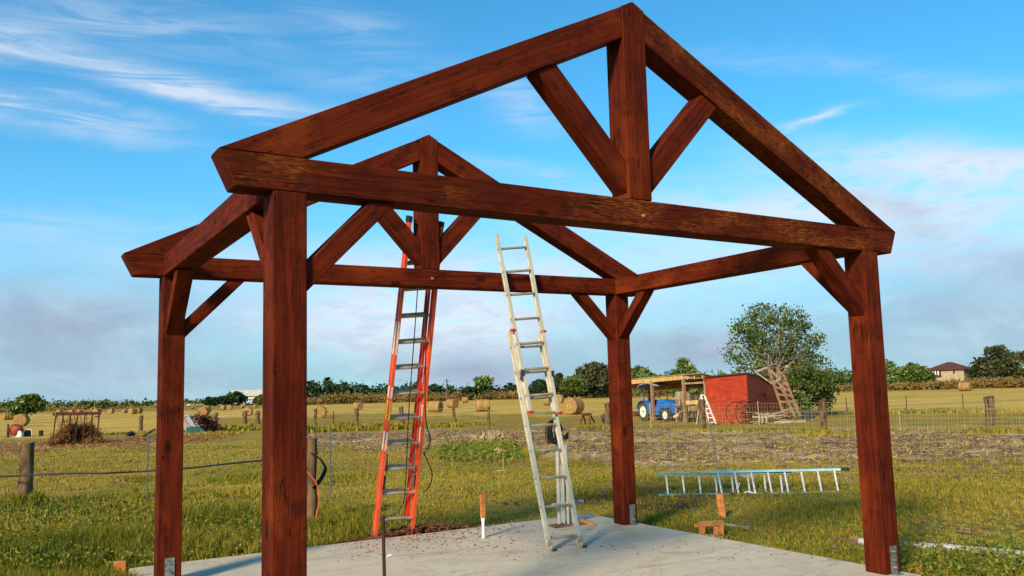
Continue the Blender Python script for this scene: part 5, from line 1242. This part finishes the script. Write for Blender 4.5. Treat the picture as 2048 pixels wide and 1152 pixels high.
# old hay rake in front of the tractor
hr = thing('hay_rake', at(1372, 846), 'rusty old farm rake with slanting red bars standing in front of the tractor', 'farm rake')
rr = dist(at(1371, 845))+.9
def rp(px, py, o=0): return atd(px, py, rr+o)
for a, b, w in (((1349, 812), (1394, 830), .05), ((1351, 816), (1378, 812), .05), ((1347, 836), (1368, 818), .06), ((1352, 797), (1366, 797), .09), ((1358, 799), (1350, 815), .04), ((1362, 798), (1363, 822), .05), ((1352, 840), (1392, 842), .04)):
    MB().bar(rp(*a), rp(*b), w, w).build('frame_bar', 'rustred' if w < .06 else 'greywood', hr)
for i in range(8):
    x = 1358+i*4.9; MB().tube([rp(x+3, 816+i*1.6, .1), rp(x-3, 838, .1), rp(x, 842, -.1)], .02, 5).build('tine', 'galv', hr)
MB().bar(rp(1347, 834, -.1), rp(1357, 829, -.1), .12, .14).build('toe_board', 'yellowwood', hr)
# ------------------------------------------------ white stepladder
sl = thing('stepladder', at(1425, 850), 'white stepladder standing open in front of the red shed', 'ladder')
r1 = dist(at(1420, 850)); r1 -= .3
aT, bT = atd(1401.5, 790, r1), atd(1409, 791, r1); aB, bB = atd(1421, 849, r1-.6), atd(1432, 848, r1-.6)
for p, q in ((aT, aB), (bT, bB)): MB().bar(p, q, .075, .05).build('rail', 'white', sl)
for i in range(6):
    t = .16+i*.155; MB().bar(lerp(aT, aB, t), lerp(bT, bB, t), .09, .045).build('step', 'white', sl)
MB().bar(atd(1401, 790, r1), atd(1410, 790, r1), .16, .05).build('top_cap', 'white', sl)
for p, q in (((1401, 792), (1393, 848)), ((1409, 792), (1406, 846))): MB().bar(atd(*p, r1+.1), atd(*q, r1+.7), .04, .03).build('back_leg', 'white', sl)
# ------------------------------------------------ iron wheels against the shed
def iron_wheel(c, R, axis, lab, spokes=10, hub=.08, w=.03):
    t = thing('wagon_wheel', (c.x, c.y, gxy(c.x, c.y)), lab, 'wheel', 'old iron wheels leaning on the shed')
    ax = Vector(axis).normalized(); y = ax.cross(Vector((0, 0, 1))).normalized(); z = Vector((0, 0, 1))
    pt = lambda a, r_: c+(y*math.cos(a)+z*math.sin(a))*r_
    MB().tube([pt(2*math.pi*i/36, R) for i in range(37)], w, 6, False).build('rim', 'rust', t)
    if spokes:
        MB().tube([c-ax*.1, c+ax*.1], hub, 10).build('hub', 'rust', t)
        for i in range(spokes): MB().tube([pt(2*math.pi*i/spokes, hub*.8), pt(2*math.pi*i/spokes, R)], .016, 4).build('spoke', 'rust', t)
rr = r0-.35; K2 = rr/FPX
iron_wheel(atd(1487, 825, rr), 22*K2, side(bearing(C_)).cross(Vector((0, 0, 1)))+side(bearing(C_))*1.1, 'old iron spoked wheel at the near corner of the red shed')
iron_wheel(atd(1474, 826, rr+.1), 21.5*K2, side(bearing(C_)).cross(Vector((0, 0, 1)))+side(bearing(C_))*.35, 'larger iron wheel leaning left of the spoked wheel on the shed front', 0)
iron_wheel(atd(1500, 826, rr-.1), 22*K2, side(bearing(C_)).cross(Vector((0, 0, 1)))+side(bearing(C_))*2.6, 'narrow looking iron wheel just right of the shed corner', 8)
iron_wheel(atd(1527, 812, r0+2.2), 25*K2, Vector((v.y, -v.x, 0)), 'thin iron hoop high on the right side wall of the shed', 0, .1, .03)
# ------------------------------------------------ lumber frames leaning on the shed
def lframe(name, lab, A, B, ra, rb, steps, w=.11, h=.06, mat='brownwood', rails=((0, 0), (0, 0)), grp='ladder-like lumber leaning on the shed'):
    (a0, a1), (b0, b1) = A, B
    t = thing(name, (lambda p: (p.x, p.y, gxy(p.x, p.y)))(atd(a1[0], a1[1], rb)), lab, 'timber frame', grp)
    pa0, pa1, pb0, pb1 = atd(*a0, ra), atd(*a1, rb), atd(*b0, ra+.2), atd(*b1, rb+.2)
    MB().bar(pa0, pa1, w, h).build('rail', mat, t); MB().bar(pb0, pb1, w, h).build('rail', mat, t)
    for s_ in steps: MB().bar(lerp(pa0, pa1, s_), lerp(pb0, pb1, s_), .05, .10).build('rung', mat, t)
    return t
rs_ = dist(at(1572, 845))
lframe('lumber_ladder', 'front ladder-like timber frame leaning tall over the right side of the red shed', ((1536, 734), (1572, 843)), ((1550, 748), (1592, 836)), rs_-.2, rs_-1.0, (.06, .36, .50, .64, .80), .13)
lframe('lumber_ladder', 'second ladder-like timber frame leaning behind the front one on the red shed', ((1553, 734), (1585, 832)), ((1567, 750), (1600, 832)), rs_+.6, rs_-.2, (.05, .3, .42, .55, .68), .12)
lframe('lumber_ladder', 'long frame of pale boards slanting across the shed roof edge', ((1510, 743), (1545, 768)), ((1535, 734), (1560, 758)), rs_-.1, rs_-.3, (.02, .98), .10, .06, 'greywood')
wp = thing('wood_pile', at(1545, 847), 'heap of weathered boards and sticks piled at the right side of the red shed', 'wood pile')
for i in range(38):
    a = random.uniform(1516, 1572); y_ = random.uniform(826, 847); p = atd(a, y_, rs_-1.2+random.uniform(-.5, .4)); l = random.uniform(.4, 1.1)
    p.z = max(p.z, gxy(p.x, p.y)+.05); s_ = side(bearing(p)); d = (s_+Vector((0, 0, random.uniform(-.25, .25)))+Vector((random.uniform(-.4, .4), random.uniform(-.4, .4), 0)))*l/2
    MB().bar(p-d, p+d, random.uniform(.06, .16), random.uniform(.03, .1)).build('board', random.choice(('greywood', 'oldwood', 'brownwood')), wp)
for x in (1519, 1525, 1533): MB().bar(atd(x, 846, rs_-1.7), atd(x-.5, 827, rs_-1.7), .09, .09).build('stump', 'greywood', wp)
MB().bar(atd(1548, 845, rs_-1.7), atd(1612, 842, rs_-1.7), .1, .12).build('board', 'greywood', wp)
# wheelbarrow
wb = thing('wheelbarrow', at(1620, 841), 'dark wheelbarrow tray lying right of the wood pile by the shed', 'wheelbarrow')
rw_ = dist(at(1620, 841)); wbp = lambda px, py, o=0: atd(px, py, rw_+o)
vs = [wbp(1605, 822), wbp(1640, 823), wbp(1628, 838), wbp(1611, 839), wbp(1607, 820, .8), wbp(1640, 821, .8), wbp(1629, 836, .7), wbp(1613, 837, .7)]
MB().add(vs, [(0, 1, 2, 3), (7, 6, 5, 4), (3, 2, 6, 7), (0, 3, 7, 4), (1, 5, 6, 2)]).build('tray', 'black', wb)
for o_ in (.05, .7): MB().tube([wbp(1603, 830, o_), wbp(1624, 840, o_), wbp(1648, 831, o_)], .025, 6).build('handle', 'greywood', wb)
MB().disc_ring(wbp(1606, 838, .35), Vector((v.y, -v.x, 0)), [(-.04, .001), (-.05, .15), (-.03, .19), (.03, .19), (.05, .15), (.04, .001)], 20).build('wheel', 'tyre', wb)
# ------------------------------------------------ sawhorse near the big bale
sw = thing('sawhorse', at(1175, 849), 'rusty red sawhorse standing in the grass below the largest hay bale', 'sawhorse')
rs2 = dist(at(1175, 849)); sp = lambda px, py, o=0: atd(px, py, rs2+o)
MB().bar(sp(1164, 830), sp(1182, 829, .3), .12, .12).build('beam', 'rustred', sw)
for a, b, o1, o2 in (((1166, 831), (1160, 848), 0, -.3), ((1167, 831), (1171, 848), 0, .5), ((1180, 830), (1180, 847), .2, -.1), ((1181, 830), (1189, 845), .3, .7)): MB().bar(sp(*a, o1), sp(*b, o2), .07 if a[0] != 1180 else .13, .06).build('leg', 'rustred', sw)
o = MB().disc_ring(atd(1208, 837, rs2+1), side(.9), [(-.1, .001), (-.12, .2), (-.06, .26), (.06, .26), (.12, .2), (.1, .001)], 20).build('old_wheel', 'tyre'); tag(o, 'small dark wheel lying beside the rear right pavilion post', 'wheel')
# ------------------------------------------------ hay feeder with hay
ff = thing('hay_feeder', at(155, 886), 'rusty slatted hay feeder full of brown hay standing in the pasture on the left', 'hay feeder')
ra, rb = 49.0, 51.6
def fp(px, py, r): return atd(px, py, r)
for (A, B, r_, n_) in ((((112, 829), (199, 827)), ((104, 893), (193, 884)), ra, 7), (((112, 826.5), (197, 826)), ((122, 868), (196, 866)), rb, 8)):
    MB().bar(fp(*A[0], r_), fp(*A[1], r_), .12, .11).build('top_rail', 'rustred', ff)
    for i in range(n_):
        t = i/(n_-1); a = lerp(fp(*A[0], r_), fp(*A[1], r_), t); b = lerp(fp(*B[0], r_), fp(*B[1], r_), t)
        MB().bar(a, b, .10 if r_ == ra else .08, .06).build('slat', 'rust' if r_ == ra else 'brownwood', ff)
MB().bar(fp(107, 827.5, rb), fp(107.5, 829, ra), .1, .1).build('top_rail', 'rustred', ff); MB().bar(fp(198.5, 826, rb), fp(199.5, 827, ra), .1, .1).build('top_rail', 'rustred', ff)
MB().bar(fp(106, 892, ra), fp(120, 890, ra), .07, .08).build('skid', 'rust', ff)
MB().bar(fp(190, 833, ra), fp(200, 833, ra), .06, .06).build('side_rail', 'rust', ff)
def haymound(name, lab, blobs, n, size, mat, cat, parent=None, droop=.9, nmax=3):
    P = []
    tot = sum(b[3]*b[4] for b in blobs)
    for (px, py, r_, wx, wz) in blobs:
        c = np.array(atd(px, py, r_)); k = int(n*wx*wz/tot); q = rng.normal(size=(k, 3))*.5*np.array([wx, wx*.8, wz]); q = q+c; P.append(q)
    P = np.vstack(P); g = gz(np.hypot(P[:, 0]-CAM[0], P[:, 1]-CAM[1])); P[:, 2] = np.maximum(P[:, 2], g+.02)
    qd = leaf_quads(P, size, .14, droop); o = leafmesh(name, qd, np.clip(rng.random(len(P))*.9*(.4+.6*np.sin(P[:, 0]*7)**2), 0, 1), mat, parent); tag(o, lab, cat, None, 'stuff'); return o
haymound('feeder_hay', 'brown matted hay spilling out of the slatted feeder', [(114, 882, ra+.2, .35, .35), (109, 888, ra-.2, .2, .2), (133, 868, ra+.7, .35, .5), (147, 864, ra+1.2, .4, .5), (162, 870, ra+1.2, .3, .4), (178, 866, ra+.9, .4, .45), (190, 876, ra+.2, .35, .3), (180, 884, ra-.1, .35, .2), (128, 880, ra, .3, .35), (200, 882, ra-.2, .25, .15), (168, 856, ra+.9, .2, .2)], 7000, .11, 'haylitter', 'hay')
# ------------------------------------------------ mixer, generator, black tub on the left
mx = thing('cement_mixer', at(32, 874), 'pale framed machine with a rusty red drum in the field at the far left', 'cement mixer')
rm_ = dist(at(32, 874)); mp = lambda px, py, o=0: atd(px, py, rm_+o); km = rm_/FPX
MB().disc_ring(mp(33, 861), mp(33, 861)-mp(31, 869), [(-9*km, 5*km), (-4*km, 9*km), (0, 11*km), (5*km, 10*km), (8*km, 7*km), (8*km, 6*km), (4*km, 5*km)], 24).build('drum', 'rustdrum', mx)
MB().tube([mp(22, 852), mp(32, 849), mp(43, 852), mp(43, 860)], .05, 6).build('drum_rim', 'rustred', mx)
for a, b in (((21, 860), (21, 875)), ((21, 862), (30, 874)), ((44, 864), (32, 873)), ((44, 862), (47, 875)), ((21, 874), (47, 875))): MB().bar(mp(*a), mp(*b), .16, .12).build('frame_bar', 'white', mx)
MB().disc_ring(mp(38, 872, -.3), side(1.2).cross(Vector((0, 0, 1))), [(-.08, .001), (-.1, .3), (-.05, .36), (.05, .36), (.1, .3), (.08, .001)], 20).build('wheel', 'white', mx)
MB().disc_ring(mp(16, 863, .2), side(bearing(mp(16, 863))), [(-.06, .001), (-.08, .3), (-.04, .5), (.04, .5), (.08, .3), (.06, .001)], 20).build('wheel', 'rustred', mx)
gn = thing('engine', at(55, 874), 'small engine in a pale open tube frame right of the orange drum', 'engine')
a, b = mp(48, 860), mp(63, 860); 
mb = MB()
for o_ in (0, .6):
    mb.tube([mp(47, 874, o_), mp(47, 859, o_), mp(63.5, 859, o_), mp(63.5, 874, o_), mp(47, 874, o_)], .035, 6)
mb.tube([mp(47, 859, 0), mp(47, 859, .6)], .035, 6).tube([mp(63.5, 859, 0), mp(63.5, 859, .6)], .035, 6); mb.build('frame', 'rim', gn)
MB().box(mp(55, 868, .3), (.5, .4, .34)).build('engine_block', 'black', gn, bevel=.03); MB().tube([mp(49, 863, .3), mp(61, 863, .3)], .09, 8).build('fuel_tank', 'steel', gn)
o = MB().disc_ring(mp(82, 868, 0), Vector((0, 0, 1)), [(-6*km, 3.3*km), (6*km, 3.9*km), (6*km, 3.2*km), (0, 3*km)], 18).build('black_tub', 'black'); tag(o, 'black tub standing in the grass left of the hay feeder', 'tub')
o = MB().tube([mp(66, 874), mp(78, 874)], .05, 6).build('tow_bar', 'black'); tag(o, 'dark bar lying between the engine frame and the black tub', 'bar')
# ------------------------------------------------ planks, tarp, brush heap
rp_ = dist(at(385, 868)); pp = lambda px, py, o=0: atd(px, py, rp_+o)
pk = thing('plank_heap', at(380, 868), 'grey planks propped in a slanting heap right of the rear left pavilion post', 'planks')
for i, (a, b, o0, o1) in enumerate((((368, 832), (384, 868), .5, -.3), ((372, 830), (393, 862), .6, -.3), ((377, 829), (397, 856), .9, .1), ((383, 829), (402, 852), 1.0, .3), ((366, 842), (378, 868), .4, -.2), ((376, 829), (412, 862), 1.2, .9))):
    MB().bar(pp(*a, o0), pp(*b, o1), .24, .05, (0, -1, .6)).build('plank', ('greywood', 'pvc', 'greywood')[i % 3], pk)
vs = [pp(372, 856, -.3), pp(384, 851, 0), pp(397, 852, 0), pp(408, 860, -.1), pp(413, 868, -.5), pp(398, 871, -.7), pp(382, 873, -.8), pp(372, 872, -.6), pp(392, 858, -.3)]
o = MB().add(vs, [(0, 1, 8), (1, 2, 8), (2, 3, 8), (3, 4, 8), (4, 5, 8), (5, 6, 8), (6, 7, 8), (7, 0, 8), (7, 6, 5, 4, 3, 2, 1, 0)], True).build('green_tarp', 'tarp'); tag(o, 'dark green tarp spread over the foot of the grey planks', 'tarp')
haymound('brush_heap', 'dark heap of cut reddish branches right of the grey planks', [(398, 846, rp_+.8, .5, .4), (408, 852, rp_+.8, .7, .5), (420, 860, rp_+.6, .7, .35), (432, 866, rp_+.5, .6, .2)], 2600, .22, 'twig', 'brush heap', None, 0)
o = MB().tube([at(254, 873)+Vector((0, 0, .12)), at(262, 872)+Vector((0, 0, .16)), at(268, 872)+Vector((0, 0, .1))], [.1, .17, .1], 8).build('dark_log', 'black'); tag(o, 'short dark log lying in the grass left of the rear left pavilion post', 'log')
o = MB().bar(at(287, 874)+Vector((0, 0, .05)), at(309, 868)+Vector((0, 0, .3)), .18, .06).build('fallen_board', 'rust'); tag(o, 'dark board propped in the grass touching the rear left pavilion post', 'board')
haymound('dead_branches', 'tangle of pale dead branches lying on the churned mud left of the silver ladder', [(985, 871, 36, .7, .08), (972, 876, 34, .5, .07)], 170, .22, 'strawmud', 'branches', None, -.2)
# ================================================================== sky, sun, view
SUN = Vector((-1.25, -.76, .80)).normalized()
el = math.asin(SUN.z); azs = math.atan2(SUN.x, SUN.y)
ld = bpy.data.lights.new('sun', 'SUN'); ld.energy = 5.0; ld.angle = R_(10.0); ld.color = (1, .84, .60)
lo = bpy.data.objects.new('sun', ld); COL.objects.link(lo); lo.rotation_euler = SUN.to_track_quat('Z', 'Y').to_euler(); lo.location = (-20, -20, 30)
w = NT('World', True); scene.world = w.m
sky = w.n('ShaderNodeTexSky', {'sky_type': 'NISHITA', 'sun_disc': False, 'sun_elevation': el, 'sun_rotation': azs % (2*math.pi), 'altitude': 20, 'air_density': 1.0, 'dust_density': .3, 'ozone_density': 2.5})
vec = w.n('ShaderNodeTexCoord').outputs['Generated']
sp_ = w.n('ShaderNodeSeparateXYZ', None, Vector=vec)
AZ = w.math('DEGREES' if False else 'MULTIPLY', w.math('ARCTAN2', sp_.outputs[0], sp_.outputs[1]), 57.2958)
EL = w.math('MULTIPLY', w.math('ARCSINE', sp_.outputs[2]), 57.2958)
uv = w.n('ShaderNodeCombineXYZ', None, X=AZ, Y=EL, Z=0.0)
warp = w.noise(w.mapping(uv, (.05, .14, 1)), 1.0, 5, .6)
warp2 = w.noise(w.mapping(uv, (.05, .14, 1), (31, 7, 3)), 1.0, 5, .6)
wx = w.math('MULTIPLY_ADD', w.math('SUBTRACT', warp, .5), 9.0, AZ)
wy = w.math('MULTIPLY_ADD', w.math('SUBTRACT', warp2, .5), 5.0, EL)
def pxdir(px, py): d = ray(px, py); return math.degrees(math.atan2(d[0], d[1])), math.degrees(math.asin(d[2]))
def blob(px0, py0, px1, py1, thick, wt, sharp=1.0, wxx=wx, wyy=wy):
    """soft streak of cloud between two places on the sky dome"""
    a0, e0 = pxdir(px0, py0); a1, e1 = pxdir(px1, py1); ca, ce = (a0+a1)/2, (e0+e1)/2; Lh = math.hypot(a1-a0, e1-e0)/2; th = math.atan2(e1-e0, a1-a0); T = thick/FPX*57.3
    dx = w.math('SUBTRACT', wxx, ca); dy = w.math('SUBTRACT', wyy, ce)
    uu = w.math('MULTIPLY_ADD', dx, math.cos(th), w.math('MULTIPLY', dy, math.sin(th))); vv = w.math('MULTIPLY_ADD', dy, math.cos(th), w.math('MULTIPLY', dx, -math.sin(th)))
    q = w.math('ADD', w.math('POWER', w.math('ABSOLUTE', w.math('DIVIDE', uu, Lh)), 2.0), w.math('POWER', w.math('ABSOLUTE', w.math('DIVIDE', vv, T)), 2.0))
    return w.math('MULTIPLY', w.math('EXPONENT', w.math('MULTIPLY', q, -1.0)), wt)
def union(lst):
    o = lst[0]
    for b in lst[1:]: o = w.math('SUBTRACT', w.math('ADD', o, b), w.math('MULTIPLY', o, b))
    return o
streak = w.noise(w.mapping(uv, (.10, .75, 1), (3, 1, 0)), 1.0, 5, .58, .9)
puff = w.noise(w.mapping(uv, (.16, .34, 1), (9, 4, 0)), 1.0, 7, .6, .5)
mott = w.noise(w.mapping(uv, (.35, 1.0, 1), (2, 8, 0)), 1.0, 6, .65)
white = union([blob(-120, 70, 620, 215, 26, 1.1), blob(-150, 60, 250, 140, 36, .5), blob(-150, 190, 320, 265, 26, .75), blob(-100, 20, 500, 60, 50, .42), blob(600, 30, 860, 100, 40, .28), blob(560, 130, 900, 160, 24, .22), blob(960, 190, 1130, 250, 30, .40),
    blob(-100, 430, 420, 470, 34, .35), blob(900, 320, 1200, 350, 16, .30), blob(1150, 350, 1450, 350, 12, .25), blob(1400, 110, 1750, 130, 20, .25), blob(1700, 130, 2150, 180, 30, .25)])
white = w.math('MULTIPLY', white, w.math('MULTIPLY_ADD', w.ramp(streak, .36, .62), 1.0, .18))
bright = union([blob(300, 520, 1500, 560, 46, .95), blob(540, 640, 1150, 640, 66, 1.6), blob(1100, 430, 2300, 430, 62, 1.0), blob(1600, 330, 2300, 350, 44, 1.05), blob(1250, 510, 2300, 520, 34, .6), blob(400, 600, 800, 700, 40, .6), blob(1700, 690, 2200, 690, 14, .25)])
bright = w.math('MULTIPLY', bright, w.math('MULTIPLY_ADD', w.ramp(mott, .34, .58), .72, .42), 0, True)
contrail = w.math('MULTIPLY', blob(1570, 252, 1705, 215, 9, 1.0, 1.0, w.math('MULTIPLY_ADD', w.math('SUBTRACT', warp, .5), 1.5, AZ), w.math('MULTIPLY_ADD', w.math('SUBTRACT', mott, .5), 1.6, EL)), w.math('MULTIPLY_ADD', w.ramp(mott, .35, .6), .6, .4))
grey = union([blob(-300, 660, 480, 660, 95, .93), blob(-300, 760, 700, 790, 70, .8), blob(640, 730, 1250, 730, 62, 1.0), blob(1150, 690, 1700, 690, 85, .95), blob(1600, 640, 2400, 610, 80, .85), blob(1850, 520, 2400, 560, 50, .65), blob(1600, 740, 2300, 720, 60, .7), blob(1650, 420, 1900, 470, 26, .35)])
grey = w.math('MULTIPLY', grey, w.math('MULTIPLY_ADD', w.ramp(puff, .2, .5), .35, .68), 0, True)
EXPO = .25; SK = .085*2**EXPO
base = w.mix(1.0, sky, (.55, 1.62, 1.88), 'MULTIPLY')
hz = w.ramp(EL, 17.0, 3.0)
base = w.mix(w.math('MULTIPLY', hz, .55), base, tuple(x/SK for x in (.33, .60, .82)))
c1 = w.mix(white, base, tuple(x/SK for x in (.64, .76, .93)))
c2 = w.mix(bright, c1, w.mix(w.ramp(mott, .35, .65), tuple(x/SK for x in (.86, .93, 1.0)), tuple(x/SK for x in (.62, .78, .96))))
c3 = w.mix(grey, c2, w.mix(w.ramp(puff, .3, .65), tuple(x/SK for x in (.49, .60, .74)), tuple(x/SK for x in (.36, .46, .61))))
c4 = w.mix(contrail, c3, tuple(x/SK for x in (.72, .80, .95)))
bg = w.n('ShaderNodeBackground', None, Color=c4, Strength=.085)
w.n('ShaderNodeOutputWorld', None, Surface=bg)
scene.view_settings.view_transform = 'Standard'; scene.view_settings.look = 'None'; scene.view_settings.gamma = 1.0; scene.view_settings.exposure = EXPO
scene.render.engine = 'CYCLES'; scene.cycles.max_bounces = 4; scene.cycles.transparent_max_bounces = 6
